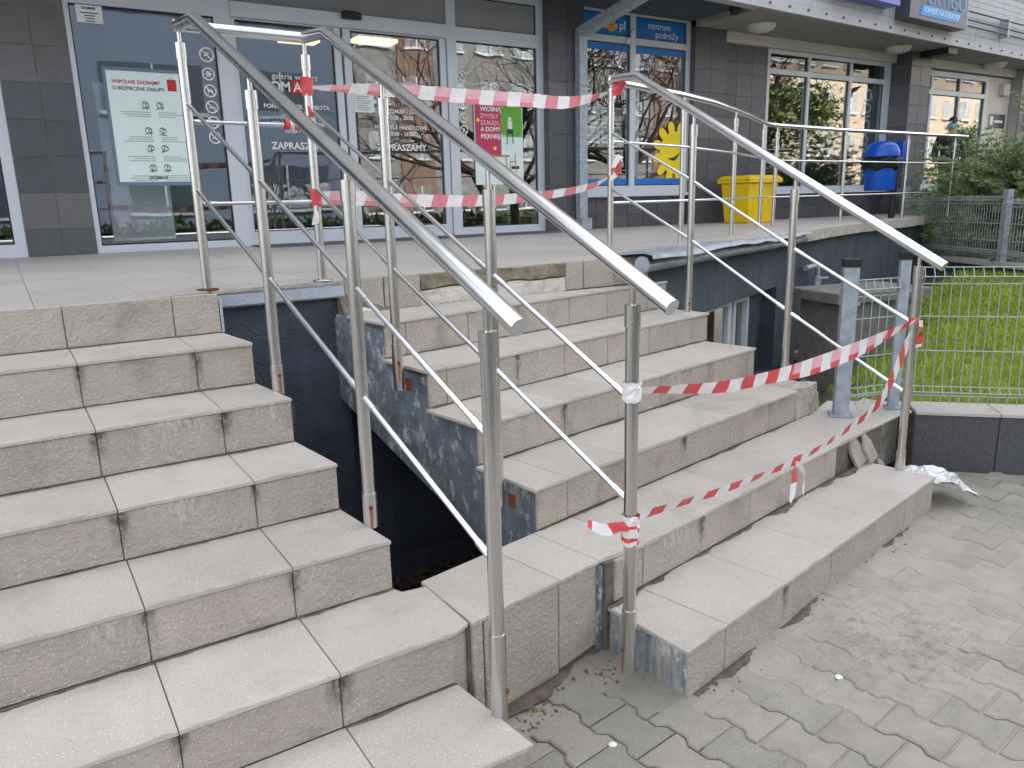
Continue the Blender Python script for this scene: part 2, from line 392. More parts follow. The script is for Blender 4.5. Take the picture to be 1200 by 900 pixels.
# pavement: interlocking double-T blocks, each its own piece on a sand bed
pv = MB(); pv.add([(-2.6, -4.2, -.0095), (5.2, -4.2, -.0095), (5.2, -1.2, -.0095), (-2.6, -1.2, -.0095)], [(0, 1, 2, 3)])
pavement = tag(pv.build('pavement', 'sand', origin=(.8, -2.5, -.0075)), kind='structure')
PA = math.radians(7.6); pb = Vector((math.cos(PA), math.sin(PA), 0)); pa = Vector((math.sin(PA), -math.cos(PA), 0))
PW, PL = .146, .178
def paver_mesh(ins, k):
    h, wd, nk = PL/2-.0028, PW/2-.0028, PW/2-.0135
    wd2 = PW/2+.0105
    # wide ends at half-width wd2, waist nk (double T); neighbours are shifted by half a length
    pts = [(-h, -wd2+.004), (-h*.66, -wd2+.003), (-h*.40, -nk), (h*.40, -nk), (h*.66, -wd2+.003), (h, -wd2+.004)]
    pts = [(a, b+.0) for a, b in pts] + [(-a, -b) for a, b in pts]
    pts = [(a+random.uniform(-.002, .002), b+random.uniform(-.002, .002)) for a, b in pts]
    P = [Vector((pb.x*b+pa.x*a, pb.y*b+pa.y*a, 0)) for a, b in pts]
    mb = MB(); slab(mb, P, (0, 0, 1), .03, .004)
    me = bpy.data.meshes.new('paver'); me.from_pydata([tuple(v) for v in mb.v], [], mb.f); me.materials.append(M['paver']); me.update()
    bm = bmesh.new(); bm.from_mesh(me); bmesh.ops.recalc_face_normals(bm, faces=bm.faces); bm.to_mesh(me); bm.free()
    return me
pms = [paver_mesh(0, k) for k in range(5)]
org = Vector((1.391+.0, -2.363, 0)); npv = 0
def inpoly(x, y, poly):
    c = False
    for i in range(len(poly)):
        x0, y0 = poly[i]; x1, y1 = poly[i-1]
        if (y0 > y) != (y1 > y) and x < (x1-x0)*(y-y0)/(y1-y0)+x0: c = not c
    return c
view_poly = [(.18, -1.86), (.30, -1.60), (.72, -1.50), (.80, -1.84), (2.80, -1.45), (3.22, -1.10), (4.6, -2.55), (1.9, -2.75), (.35, -2.3)]
for i in range(-14, 26):
    for j in range(-10, 12):
        c = org + pb*(PW*i) + pa*(PL*(j + (.5 if i % 2 else 0)))
        if not inpoly(c.x, c.y, view_poly): continue
        if (Vector((c.x, c.y))-Vector((.42, -1.66))).length < .10 or (Vector((c.x, c.y))-Vector((.66, -1.60))).length < .09: continue    # lost blocks, sand and moss
        o = bpy.data.objects.new('paver', pms[random.randrange(5)]); link(o, pavement)
        o.location = c - W[pavement] + Vector((0, 0, random.uniform(-.003, .002)))
        o.rotation_euler = (random.uniform(-.012, .012), random.uniform(-.012, .012), random.uniform(-.012, .012)); npv += 1

# dry sand drifted over the blocks
dr = MB(); gxs = np.arange(.7, 3.3, .022); gys = np.arange(-2.75, -1.15, .022)
for x in gxs:
    for y in gys:
        q = Vector((x, y, 0)); d_ = math.hypot((x-1.95)*.85, (y+1.85)*1.25)
        d2_ = abs((Vector((x, y, 0))-(Vector((.57824, .1354, 0))+Vector((.1855, -.983, 0))*1.98)).dot(Vector((.1855, -.983, 0))))
        mk = max(0, 1-d_/.82)+.55*max(0, 1-d2_/.22)
        hgt = .0080*min(1, mk*1.4)*(.72+.55*mnoise.fractal(q*5, 1, 2, 5)+.25*mnoise.noise(q*40))
        dr.v.append(Vector((x, y, -.0072+hgt)))
ny_ = len(gys)
for i in range(len(gxs)-1):
    for j in range(ny_-1): a = i*ny_+j; dr.f.append([a, a+ny_, a+ny_+1, a+1]); dr.m.append(0); dr.smooth.append(True)
o = dr.build('sand_drift', 'sand', pavement); o['kind'] = 'stuff'

# ------------------------------------------------------------------ staircases
def yl(i): return -.319*i + .01
def xr(i): return .0 + .035*i
def riser_right(i): return xr(i)

stL = empty('staircase', (-.9, -.9, 0), 'wide grey tiled staircase on the left climbing to the shop doors', 'staircase')
core = MB()
for i in range(1, 7):
    zt = (7-i)*R - .014
    core.prism([(-2.6, yl(i)+.016, -.02), (xr(i)-.014, yl(i)+.016, -.02), (xr(i-1)-.012, yl(i-1)+.02, -.02), (-2.6, yl(i-1)+.02, -.02)], (0, 0, zt+.02))
core.prism([(-2.6, yl(0)+.02, -.02), (-.012, yl(0)+.02, -.02), (-.05, .34, -.02), (-2.6, .34, -.02)], (0, 0, ZP-.03))
core.prism([(.1, -1.545, -.02), (.222, -1.545, -.02), (.222, -1.31, -.02), (.1, -1.31, -.02)], (0, 0, .326)); core.build('concrete_core', 'joint', stL)
GAP = .0013
def worn(a, b, amp=.0004):
    a, b = Vector(a), Vector(b); d = b-a; n_ = Vector((-d.y, d.x, 0)).normalized(); k = max(4, int(d.length/.03)); out_ = [a]
    for q in range(1, k):
        dep = abs(random.gauss(0, amp)) + (random.uniform(.002, .005) if random.random() < .025 else 0)
        out_.append(a+d*((q+random.uniform(-.3, .3))/k)+n_*dep)
    return out_+[b]
def tiles_L(i):
    # tread of level i (1..6) and riser below nosing i-1 .. level i
    zt = (7-i)*R; xs = [xr(i)]+[(-.177+.005*i)-.379*k for k in range(0, 6)]
    yf, yb = yl(i), yl(i-1)+.007
    for k in range(len(xs)-1):
        b, a = xs[k], xs[k+1]
        bx_f = b if k else xr(i); bx_b = b if k else xr(i-1)+.001
        if a < -2.4: break
        tail = [(bx_b-(GAP if k else 0), yb, zt), (a+GAP, yb, zt)]
        if i == 5 and k == 0: tail = [(.205, -1.572, zt), (.229, -1.560, zt), (.229, -1.305, zt), (.155, -1.292, zt), (bx_b, yb, zt), (a+GAP, yb, zt)]
        mb = MB(); slab(mb, worn((a+GAP, yf, zt), (bx_f-(GAP if k else 0), yf, zt))+tail, (0, 0, 1), .012, .002, jit=.0004)
        mb.build('tread_tile', 'tread', stL)
def risers_L(i):                          # riser whose top is nosing level i
    z1 = (7-i)*R - .0135; z0 = (6-i)*R + .0015; y = yl(i)+.007
    xs = [xr(i)-.002]+[(-.177+.005*i)-.379*k for k in range(0, 6)]
    if i == 0: z1 = ZP-.0
    for k in range(len(xs)-1):
        b, a = xs[k], xs[k+1]
        if a < -2.4: break
        mb = MB(); dy = random.uniform(-.002, .002)
        slab(mb, [(a+GAP, y+dy, z0), (b-(GAP if k else 0), y+dy, z0), (b-(GAP if k else 0), y+dy, z1), (a+GAP, y+dy, z1)], (0, -1, 0), .012, .003, jit=.001)
        mb.build('riser_tile', 'riser', stL)
mb = MB(); slab(mb, [(.176, -1.565, -.02), (.231, -1.548, -.02), (.231, -1.548, .306), (.176, -1.565, .306)], (.29, -1, 0), .012, .002); mb.build('riser_tile', 'riser', stL)
for i in range(1, 7): tiles_L(i)
for i in range(0, 7): risers_L(i)

# right staircase frame
RO = Vector((.57824, .13540, 0)); RA = .186648; ex = Vector((math.cos(RA), math.sin(RA), 0)); ey = Vector((-math.sin(RA), math.cos(RA), 0)); TR = .3299
def rp(u, v, z): return RO+ex*u+ey*v+Vector((0, 0, z))
def ul(i): return -.026*i                  # left ends of the nosings
def ur(i): return {1: 2.05, 2: 2.0, 3: 1.955, 4: 1.80, 5: 1.93, 6: 1.87}[i]
RJ = {1: [.10, .463, .792, 1.173, 1.488, 1.86], 2: [.057, .465, .773, 1.095, 1.44, 1.83], 3: [.053, .415, .767, 1.092, 1.50, 1.88], 4: [.07, .40, .778, 1.172, 1.53],
      5: [-.30, -.115, .086, .437, .782, 1.141, 1.538, 1.93], 6: [.073, .45, .813, 1.2, 1.53]}
stR = empty('staircase', tuple(rp(1, -1, 0)), 'damaged grey tiled staircase on the right, closed off with striped barrier tape', 'staircase')
core = MB()
prof = [(.07, .57), (.07, ZP-.03)]
for i in range(1, 5):
    z = (7-i)*R-.014
    prof += [(-(i-1)*TR+(.026 if i > 1 else -.0), z), (-i*TR+.026, z)]
prof += [(-4*TR+.026, .0), (-4*TR+.026, -.07)]
# stair slab: stepped above, sloping below
u0, u1 = .0, 1.98
P0 = [rp(u0, v, z) for v, z in prof]
cb = MB(); cb.prism([rp(u0-.0, v, z) for v, z in prof], ex*(1.76))
cb.prism([rp(1.76, v, z) for v, z in prof[:8]]+[rp(1.76, -3*TR+.026, .2)], ex*.19)
# levels five and six, down to the ground
cb.prism([rp(-.10, -4*TR+.0, -.45), rp(2.1, -4*TR, -.45), rp(2.1, -5*TR+.018, -.45), rp(-.10, -5*TR+.018, -.45)], (0, 0, .45+.32-.014))
cb.prism([rp(-.66, -4*TR+.0, -.45), rp(-.1001, -4*TR, -.45), rp(-.1001, -1.600, -.45), rp(-.66, -1.600, -.45)], (0, 0, .45+.32-.014))
cb.prism([rp(-.02, -5*TR+.01, -.1), rp(1.86, -5*TR+.01, -.1), rp(1.855, -6*TR+.016, -.1), rp(-.07, -6*TR+.016, -.1)], (0, 0, .1+.16-.014))
cb.build('concrete_core', 'joint', stR)
# painted left flank
fl = MB(); pf = [(.10, .565), (.10, .94), (-.02, .97)]
for i in range(1, 5):
    z = (7-i)*R-.02
    if i == 1: pf += [(-.02, z), (-.19, z-.01)]; pf += [(-TR*.62, z-.012)]; pf += [(-TR+.02, z-.02)]
    else: pf += [(-(i-1)*TR+.018, z-.006), (-(i-.5)*TR, z-.018), (-i*TR+.016, z-.03)]
pf += [(-4*TR+.012, -.04)]
fl.prism([rp(-.011 + (.0), v, z) for v, z in pf], ex*.012)
fl.build('painted_flank', 'side', stR)
fl = MB(); fl.prism([rp(-.085, -5*TR+.012, -.02), rp(-.085, -5*TR+.012, .14), rp(-.085, -5*TR-.03, .135), rp(-.1, -5.5*TR, .128), rp(-.125, -6*TR+.016, .135), rp(-.125, -6*TR+.016, -.02)], ex*.05)
fl.build('painted_flank', 'side2', stR)
fl = MB(); fl.prism([rp(-.121, -1.60, -.02), rp(-.104, -1.60, -.02), rp(-.104, -1.60, .30), rp(-.121, -1.60, .30)], ey*-.022)
fl.build('edge_strip', 'side', stR)
# side grey paint block right below the rail foot
MISS = set()
for i in range(1, 7):
    zt = (7-i)*R; us = sorted([ul(i) if i < 5 else (-.685 if i == 5 else ul(6))]+RJ[i]+[ur(i)])
    for a, b in zip(us[:-1], us[1:]):
        if b-a < .03: continue
        first = a == us[0]; last = b == us[-1]
        vf = -i*TR; vb = -(i-1)*TR+.006
        ga = 0 if first else GAP; gb = 0 if last else GAP
        tl = [rp(a+ga, vf, zt), rp(b-gb, vf, zt), rp(b-gb, vb, zt), rp(a+ga, vb, zt)]
        if i == 1:                      # the top riser runs along the building, so this tread narrows to the right
            for q in (2, 3):
                p = tl[q]; tgt = .203; tl[q] = p+ey*((tgt-p.y)/ey.y)
        if first and i < 5: tl[3] = tl[3] + ex*.02
        if i == 5 and b < .2: tl[0] = rp(a+ga, -1.617, zt); tl[1] = rp(b-gb, -1.617 if b < 0 else -i*TR, zt)
        if first and i == 5: tl[3] = rp(-.603, vb, zt); tl[0] = rp(-.652, -1.612, zt)
        if first and i == 6: tl[3] = tl[3]+ex*.052; tl[0] = tl[0]+ex*.012
        mb = MB(); slab(mb, worn(tl[0], tl[1])+tl[2:], (0, 0, 1), .012, .002, jit=.0004); mb.build('tread_tile', 'tread', stR)
for i in range(1, 7):
    z1 = (7-i)*R-.0135; z0 = (6-i)*R+.0015
    us = sorted([ul(i)+.016 if i < 5 else (-.062 if i == 5 else ul(6)+.03)]+[q for q in RJ[i] if q > 0]+[ur(i)-.003])
    if i == 5: us = [q for q in us if q < 1.6]+[1.56]; us = sorted(set(us)); us = [q for q in us if q != 1.538]
    if i == 6: z0 = -.02
    for a, b in zip(us[:-1], us[1:]):
        if b-a < .03: continue
        v = -i*TR+.007+random.uniform(-.0015, .0015)
        mb = MB(); slab(mb, [rp(a+GAP, v, z0), rp(b-GAP, v, z0), rp(b-GAP, v, z1), rp(a+GAP, v, z1)], -ey, .012, .003, jit=.001)
        mb.build('riser_tile', 'riser', stR)
# ledge front between the two flights
for a, b in ((-.65, -.612), (-.606, -.302), (-.298, -.122)):
    mb = MB(); v = -1.611
    slab(mb, [rp(a, v, .006 if a > -.3 else -.02), rp(b, v, .02 if a > -.3 else -.01), rp(b, v, .307), rp(a, v, .307)], -ey, .014, .003); mb.build('riser_tile', 'riser', stR)
# right end of steps: narrow end tiles
for i in (1, 2, 3):
    mb = MB(); slab(mb, [rp(ur(i), -i*TR+.014, (6-i)*R), rp(ur(i), -(i-1)*TR, (6-i)*R), rp(ur(i), -(i-1)*TR, (7-i)*R-.0135), rp(ur(i), -i*TR+.014, (7-i)*R-.0135)], ex, .012); mb.build('riser_tile', 'riser', stR)
mb = MB(); slab(mb, [rp(1.868, -6*TR+.014, -.02), rp(1.868, -5*TR, -.02), rp(1.868, -5*TR, .146), rp(1.868, -6*TR+.014, .146)], ex, .012); mb.build('riser_tile', 'riser', stR)
# top riser along the building: tiles, then the patch where they fell off
def rough_box(mb, lo, hi, nx, ny, amp, mi=0, fr=9):
    """box whose skin is broken by noise"""
    bm = bmesh.new()
    c = Vector(((lo[0]+hi[0])/2, (lo[1]+hi[1])/2, (lo[2]+hi[2])/2)); sx = Vector(hi)-Vector(lo)
    bmesh.ops.create_cube(bm, size=1); bmesh.ops.subdivide_edges(bm, edges=bm.edges[:], cuts=nx, use_grid_fill=True)
    vs = []
    for v in bm.verts:
        p = Vector((v.co.x*sx.x, v.co.y*sx.y, v.co.z*sx.z))+c
        vs.append(p + mnoise.noise_vector(p*fr)*amp + mnoise.noise_vector(p*fr*3.3)*amp*.5)
    bm.verts.index_update()
    fs = [[v.index for v in f.verts] for f in bm.faces]; bm.free()
    return mb.add(vs, fs, mi, False)
for a, b in ((.604, .80), (.804, .998), (1.905, 2.03), (2.034, 2.26), (2.264, 2.53)):
    mb = MB(); y = .2+(a-1)*.02
    slab(mb, [(a, y, .961), (b-.004, y, .961), (b-.004, y, ZP-.002), (a, y, ZP-.002)], (0, -1, 0), .012, .003, jit=.002); mb.build('riser_tile', 'riser', stR)
mb = MB(); rough_box(mb, (1.0, .215, 1.045), (1.9, .27, 1.112), 14, 4, .012); mb.build('exposed_brick', 'brick', stR)
mb = MB(); rough_box(mb, (1.0, .217, .955), (1.9, .27, 1.035), 14, 4, .009); mb.build('exposed_mortar', 'plaster', stR)
# concrete end of the fourth step where the tiles broke off
mb = MB(); bmv = rp(1.80, -4*TR+.02, .32)
rough_box(mb, (0, 0, 0), (.235, .27, .155), 9, 4, .012)
for v in mb.v: v.xyz = rp(1.805+v.x, -4*TR+.012+v.y, .318+v.z)
mb.build('broken_concrete', 'conc', stR)
mb = MB(); rough_box(mb, (0, 0, 0), (.03, .10, .10), 3, 2, .01)
for v in mb.v: v.xyz = rp(2.05+v.x, -4*TR+.02+v.y, .32+v.z)
mb.build('broken_concrete', 'conc', stR)
# opened end of step five
mb = MB(); rough_box(mb, (0, 0, 0), (.16, .05, .15), 7, 3, .014)
for v in mb.v: v.xyz = rp(1.57+v.x, -5*TR+.03+v.y, .16+v.z)
mb.build('exposed_mortar', 'conc', stR)
mb = MB(); rough_box(mb, (0, 0, 0), (.45, .05, .15), 9, 3, .015)
for v in mb.v: v.xyz = rp(1.72+v.x, -5*TR+.075+v.y, .16+v.z)
mb.build('exposed_brick', 'dirt', stR)
# dirt washed into the corners
def dirt_line(p0, p1, n, wmax, seed):
    mb = MB(); rr = random.Random(seed); p0, p1 = Vector(p0), Vector(p1); d = p1-p0; k = int(d.length/.012)+2
    sd_ = Vector((d.y, -d.x, 0)).normalized()
    ph = rr.uniform(0, 99)
    rows = []
    for i in range(k):
        p = p0+d*i/(k-1); wv = max(0., mnoise.fractal(Vector((p.x*4+ph, p.y*4, 0)), 1, 2, 6)*.8+.32)*wmax*(1+.25*mnoise.noise(Vector((p.x*60, p.y*60, ph))))
        rows += [p+Vector((0, 0, .0015)), p+sd_*wv*.5+Vector((0, 0, .002+wv*.14)), p+sd_*wv+Vector((0, 0, .0012))]
    mb.add(rows, [(3*i+j, 3*i+j+1, 3*i+j+4, 3*i+j+3) for i in range(k-1) for j in (0, 1)])
    return mb
for i in range(1, 7):
    o = dirt_line((-2.3, yl(i-1)+.006, (7-i)*R), (xr(i-1), yl(i-1)+.006, (7-i)*R), 60, .02 if i != 5 else .03, i).build('dirt_line', 'dirt', stL); o['kind'] = 'stuff'
for i in range(2, 7):
    o = dirt_line(rp(ul(i-1)+.02, -(i-1)*TR+.006, (7-i)*R), rp(ur(i-1) if i != 6 else 1.8, -(i-1)*TR+.006, (7-i)*R), 60, .022 if i < 6 else .05, 20+i).build('dirt_line', 'dirt', stR); o['kind'] = 'stuff'
o = dirt_line(rp(-.1, -6*TR+.01, -.004), rp(1.88, -6*TR+.01, -.004), 60, .07, 40).build('dirt_line', 'dirt', stR); o['kind'] = 'stuff'
o = dirt_line(rp(-.6, -1.612, -.002), rp(-.12, -1.612, -.002), 60, .09, 41).build('dirt_line', 'dirt', stR); o['kind'] = 'stuff'

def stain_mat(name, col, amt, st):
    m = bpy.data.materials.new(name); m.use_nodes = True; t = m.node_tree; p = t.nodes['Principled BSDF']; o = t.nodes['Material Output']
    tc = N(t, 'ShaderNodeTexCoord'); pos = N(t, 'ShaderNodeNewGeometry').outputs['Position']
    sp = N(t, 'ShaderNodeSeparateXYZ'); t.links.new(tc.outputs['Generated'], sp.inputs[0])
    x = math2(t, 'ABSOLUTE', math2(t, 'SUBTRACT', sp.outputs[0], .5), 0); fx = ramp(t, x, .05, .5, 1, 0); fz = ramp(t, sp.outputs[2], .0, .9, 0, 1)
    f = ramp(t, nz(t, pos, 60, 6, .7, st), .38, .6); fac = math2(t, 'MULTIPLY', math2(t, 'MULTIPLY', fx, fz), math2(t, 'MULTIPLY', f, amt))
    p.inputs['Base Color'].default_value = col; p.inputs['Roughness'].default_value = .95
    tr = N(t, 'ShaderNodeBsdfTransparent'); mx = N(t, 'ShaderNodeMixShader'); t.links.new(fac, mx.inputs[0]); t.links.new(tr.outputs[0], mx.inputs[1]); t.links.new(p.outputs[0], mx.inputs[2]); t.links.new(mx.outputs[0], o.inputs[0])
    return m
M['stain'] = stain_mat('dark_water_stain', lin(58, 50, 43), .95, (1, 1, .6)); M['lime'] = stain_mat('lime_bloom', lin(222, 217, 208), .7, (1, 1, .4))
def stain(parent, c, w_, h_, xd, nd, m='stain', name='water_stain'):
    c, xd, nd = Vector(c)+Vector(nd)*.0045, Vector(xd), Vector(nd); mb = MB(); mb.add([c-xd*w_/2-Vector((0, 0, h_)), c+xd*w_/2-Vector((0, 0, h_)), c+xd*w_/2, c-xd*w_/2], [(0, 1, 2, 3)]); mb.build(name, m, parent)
rs = random.Random(8)
for i in range(1, 7):
    for k in range(4):
        stain(stL, ((-.177+.005*i)-.379*k, yl(i)+.006, (7-i)*R-.012), rs.uniform(.04, .10), rs.uniform(.06, .135), (1, 0, 0), (0, -1, 0))
for x, i, w_ in ((-.33, 2, .3), (.0, 2, .16), (-.38, 3, .22), (-.62, 4, .2), (-.1, 4, .12)): stain(stL, (x, yl(i)+.006, (7-i)*R-.014), w_, .13, (1, 0, 0), (0, -1, 0), 'lime', 'lime_bloom')
for u_, i, w_ in ((.62, 2, .25), (1.2, 3, .2), (.25, 5, .28), (1.35, 2, .2)): stain(stR, rp(u_, -i*TR+.006, (7-i)*R-.014), w_, .13, ex, -ey, 'lime', 'lime_bloom')
for u_, i, w_ in ((.463, 2, .05), (.80, 4, .05), (.437, 5, .06), (1.141, 5, .05), (.45, 6, .05), (.41, 3, .05)): stain(stR, rp(u_, -i*TR+.006, (7-i)*R-.012), w_, .12, ex, -ey)
mb = MB(); rough_box(mb, (.595, -.02, .93), (.655, .10, .995), 5, 3, .012); mb.build('broken_concrete', 'plaster', stR)

# ------------------------------------------------------------------ railings
def lerp(a, b, t): return a+(b-a)*t
def V(p, z): return Vector((p[0], p[1], z))
def collar(mb, p, z0, z1, r): mb.tube([V(p, z0), V(p, z1)], r, 20)
def post(parent, p, zb, zs, ztop, col=None, bolts=None):
    """tube from zb up to the sleeve top zs, thin pin on to the handrail at ztop"""
    mb = MB(); mb.tube([V(p, zb), V(p, zs-.002)], .0192, 20); po = mb.build('post', 'steel', parent)
    mb = MB(); mb.tube([V(p, zs-.06), V(p, zs)], .0222, 20); mb.build('post_cap', 'steel', po)
    mb = MB(); mb.tube([V(p, zs-.01), V(p, ztop)], .009, 12); mb.build('pin', 'steel', po)
    if col:
        mb = MB(); mb.tube([V(p, zb-.004), V(p, col)], .0222, 20); mb.build('foot_sleeve', 'steel', po)
    for dx, dy, z in bolts or ():
        mb = MB(); b = Vector((p[0]+dx, p[1]+dy, z)); d = Vector((dx, dy, 0)).normalized()
        mb.tube([b-d*.008, b+d*.002, b+d*.004], [.0068, .0068, .004], 8); mb.build('bolt', 'rust', po)
        mb = MB(); s = Vector((-d.y, d.x, 0)); q = b-d*.0
        r0 = .0227; ang = math.atan2(d.y, d.x)
        arc = lambda a, zz: Vector((p[0]+r0*math.cos(ang+a), p[1]+r0*math.sin(ang+a), zz))
        mb.add([arc(-.2, z), arc(.25, z), arc(.3, z-.03), arc(.16, z-.06), arc(.02, z-.095), arc(-.2, z-.05)], [(0, 1, 2, 3, 4, 5)]); mb.build('rust_stain', 'rust2', po)
    return po
def midrail(parent, a, b, gap=.02):
    a, b = Vector(a), Vector(b); d = (b-a).normalized(); mb = MB(); a1 = a+d*gap; b1 = b-d*gap
    mb.tube([a1, b1], .0082, 12)
    o = mb.build('mid_rail', 'rail', parent)
    for p_, q_ in ((a1, a1+d*.055), (b1-d*.055, b1)): mb = MB(); mb.tube([p_, q_], .0102, 12); mb.build('rail_socket', 'rail', o)
def handrail(parent, pts, r=.0236, name='handrail', ball=True):
    mb = MB(); mb.tube(pts, r, 24); o = mb.build(name, 'rail', parent)
    return o
def flight(parent, P, base, sl, hr, mids, cols, bolts):
    for k, p in enumerate(P):
        if k == 0: ztop = hr[0][2]-.01
        else:
            a, b = Vector(hr[1]), Vector(hr[2]); t = (Vector((p[0], p[1]))-a.xy).dot(b.xy-a.xy)/(b.xy-a.xy).length_squared; ztop = a.z+(b.z-a.z)*t-.015
        post(parent, p, base[k], sl[k], ztop, cols[k], bolts[k])
    handrail(parent, hr)
    for zs in mids:
        for k in range(3):
            midrail(parent, V(P[k], zs[k]), V(P[k+1], zs[k+1]))
rl = empty('stair_railing', (.35, -.8, .1), 'double stainless steel railing framing the open gap between the two staircases', 'railing')
P = [(0, .2), (.070, -.477), (.138, -1.122), (.204, -1.757)]
Q = [(.509, .215), (.575, -.42), (.642, -1.062), (.707, -1.688)]
mz1 = [1.871, 1.551, 1.225, .905]; mz2 = [1.536, 1.215, .90, .585]
flight(rl, P, [ZP-.02, .793, .48, .13], [2.095, 1.838, 1.525, 1.165], [(0, .2, 2.16), (.020, .0, 2.15), (.2165, -1.872, 1.186)], [mz1, mz2], [None, .895, .588, .392],
       [(), ((.002, -.0225, .86),), ((-.006, -.0225, .545),), ((.016, -.0165, .228),)])
flight(rl, Q, [ZP-.02, .72, .41, .06], [2.09, 1.842, 1.494, 1.174], [(.509, .215, 2.16), (.53, .01, 2.147), (.7205, -1.825, 1.178)], [mz1, [1.536, 1.21, .905, .6]], [None, .905, .60, .263],
       [(), ((-.006, -.0225, .83),), ((.02, -.012, .455),), ((.0215, -.009, .19), (-.0215, .006, .13))])
handrail(rl, [(-.02, .199, 2.16), (.52, .216, 2.16)], .0228, 'top_crossbar')
for z in (1.80, 1.475):
    midrail(rl, (0, .2, z), (.509, .215, z))
for p, nm in ((P[0], 0), (Q[0], 0)):
    mb = MB(); mb.lathe([(.0, .0), (.045, .0), (.045, .004), (.02, .007)], (p[0], p[1], ZP), 20); mb.build('base_plate', 'rust' if p is P[0] else 'steel', rl)
# steel anchor plates with rust
for c in ((.60, -.455, .74), (.658, -1.13, .44)):
    mb = MB(); mb.obox(c, ex*.003, ey*.016, (0, 0, .026)); mb.build('anchor_plate', 'rust', rl)
rr_ = empty('stair_railing', (2.65, -.35, .2), 'stainless steel railing on the right edge of the damaged staircase and round the terrace', 'railing')
Rr = [(2.544, .6), (2.613, -.028), (2.684, -.668), (2.753, -1.303)]
flight(rr_, Rr, [ZP-.02, .80, .52, .165], [2.105, 1.843, 1.477, 1.124], [(2.544, .6, 2.16), (2.566, .395, 2.155), (2.765, -1.412, 1.127)], [[1.852, 1.543, 1.19, .862], [1.521, 1.215, .86, .53]], [None, .90, .588, .253],
       [(), ((-.013, -.0185, .85),), (), ((.0195, -.012, .2),)])
TP = [(3.45, .89), (4.58, 1.42), (5.74, 2.09), (6.19, 2.29), (7.45, 2.36), (8.9, 2.49), (10.1, 2.56)]
rail_t = [(2.544, .6, 2.15), (3.0, .75, 2.15), (3.45, .90, 2.15), (4.0, 1.13, 2.15), (4.58, 1.44, 2.15), (5.1, 1.73, 2.15), (5.7, 2.09, 2.15), (5.95, 2.21, 2.15), (6.2, 2.30, 2.15), (7.45, 2.44, 2.15), (8.9, 2.5, 2.15), (10.1, 2.56, 2.15), (10.42, 2.58, 2.15)]
handrail(rr_, rail_t, .0225)
prev = (2.544, .6)
for p in TP: post(rr_, p, ZP-.01, 2.08, 2.13)
for z in (1.80, 1.43):
    pts = [(2.56, .61, z)]+[(p[0], p[1]-.025, z) for p in TP]
    mb = MB(); mb.tube(pts, .009, 10); mb.build('mid_rail', 'rail', rr_)
mb = MB(); mb.lathe([(0, -.03), (.018, -.026), (.03, -.008), (.03, .01), (.018, .027), (0, .03)], (2.544, .6, 2.155), 16); mb.build('rail_knob', 'steel', rr_)

# ------------------------------------------------------------------ terrace, retaining wall, light well
EDGE = [(2.41, .27), (2.56, .31), (3.2, .56), (3.87, .83), (4.6, 1.1), (5.3, 1.32), (6.4, 1.75), (7.4, 2.08), (8.95, 2.42), (10.4, 2.92), (12.5, 3.25), (14.6, 3.45)]
tb = MB()
front = [(-2.6, .045), (-.02, .045), (-.02, .215), (.60, .225), (1.9, .235), (2.41, .27)]
poly = [(x, y, ZP-.014) for x, y in front+EDGE[1:]]+[(14.6, 4.3, ZP-.014), (-2.6, 4.3, ZP-.014)]
tb.prism(poly, (0, 0, -.10))
terrace = tag(tb.build('terrace', 'joint', origin=(4, 2, ZP)), kind='structure')
def clip_edge(x):
    pts = front+EDGE[1:]
    for a, b in zip(pts[:-1], pts[1:]):
        if a[0] <= x <= b[0] and b[0] > a[0]: return lerp(a[1], b[1], (x-a[0])/(b[0]-a[0]))
    return .05
TS = .38
nx = int((14.5+2.6)/TS)
for i in range(nx+1):
    x0 = -2.6+.06+TS*i; x1 = min(x0+TS, 14.55)
    ya = max(clip_edge(x0+.004), .045); yb_ = max(clip_edge(x1-.004), .045)
    y = min(ya, yb_); first = True; cut = 1.85 if x0 < 6 else 0
    rows = [yy for yy in (.045+TS*k for k in range(1, 40)) if yy < 3.95]
    rows = [yy for yy in rows if yy > max(ya, yb_)+.06]
    near = [yy for yy in rows if yy < 2.3] if x0 < 6.5 else []
    low_a, low_b = ya, yb_
    for yy in near+[3.95]:
        mb = MB(); slab(mb, [(x0+.0008, low_a+.0008, ZP), (x1-.0008, low_b+.0008, ZP), (x1-.0008, yy-.0008, ZP), (x0+.0008, yy-.0008, ZP)], (0, 0, 1), .013, .0015, jit=.0006)
        mb.build('floor_tile', 'floor', terrace); low_a = low_b = yy
mt = MB(); mt.prism([(1.15, 3.42, ZP+.002), (4.3, 3.42, ZP+.002), (4.3, 3.86, ZP+.002), (1.15, 3.86, ZP+.002)], (0, 0, .008))
tag(mt.build('doormat', 'mat'), 'long flat grey doormat lying in front of the glass shop doors', 'doormat')

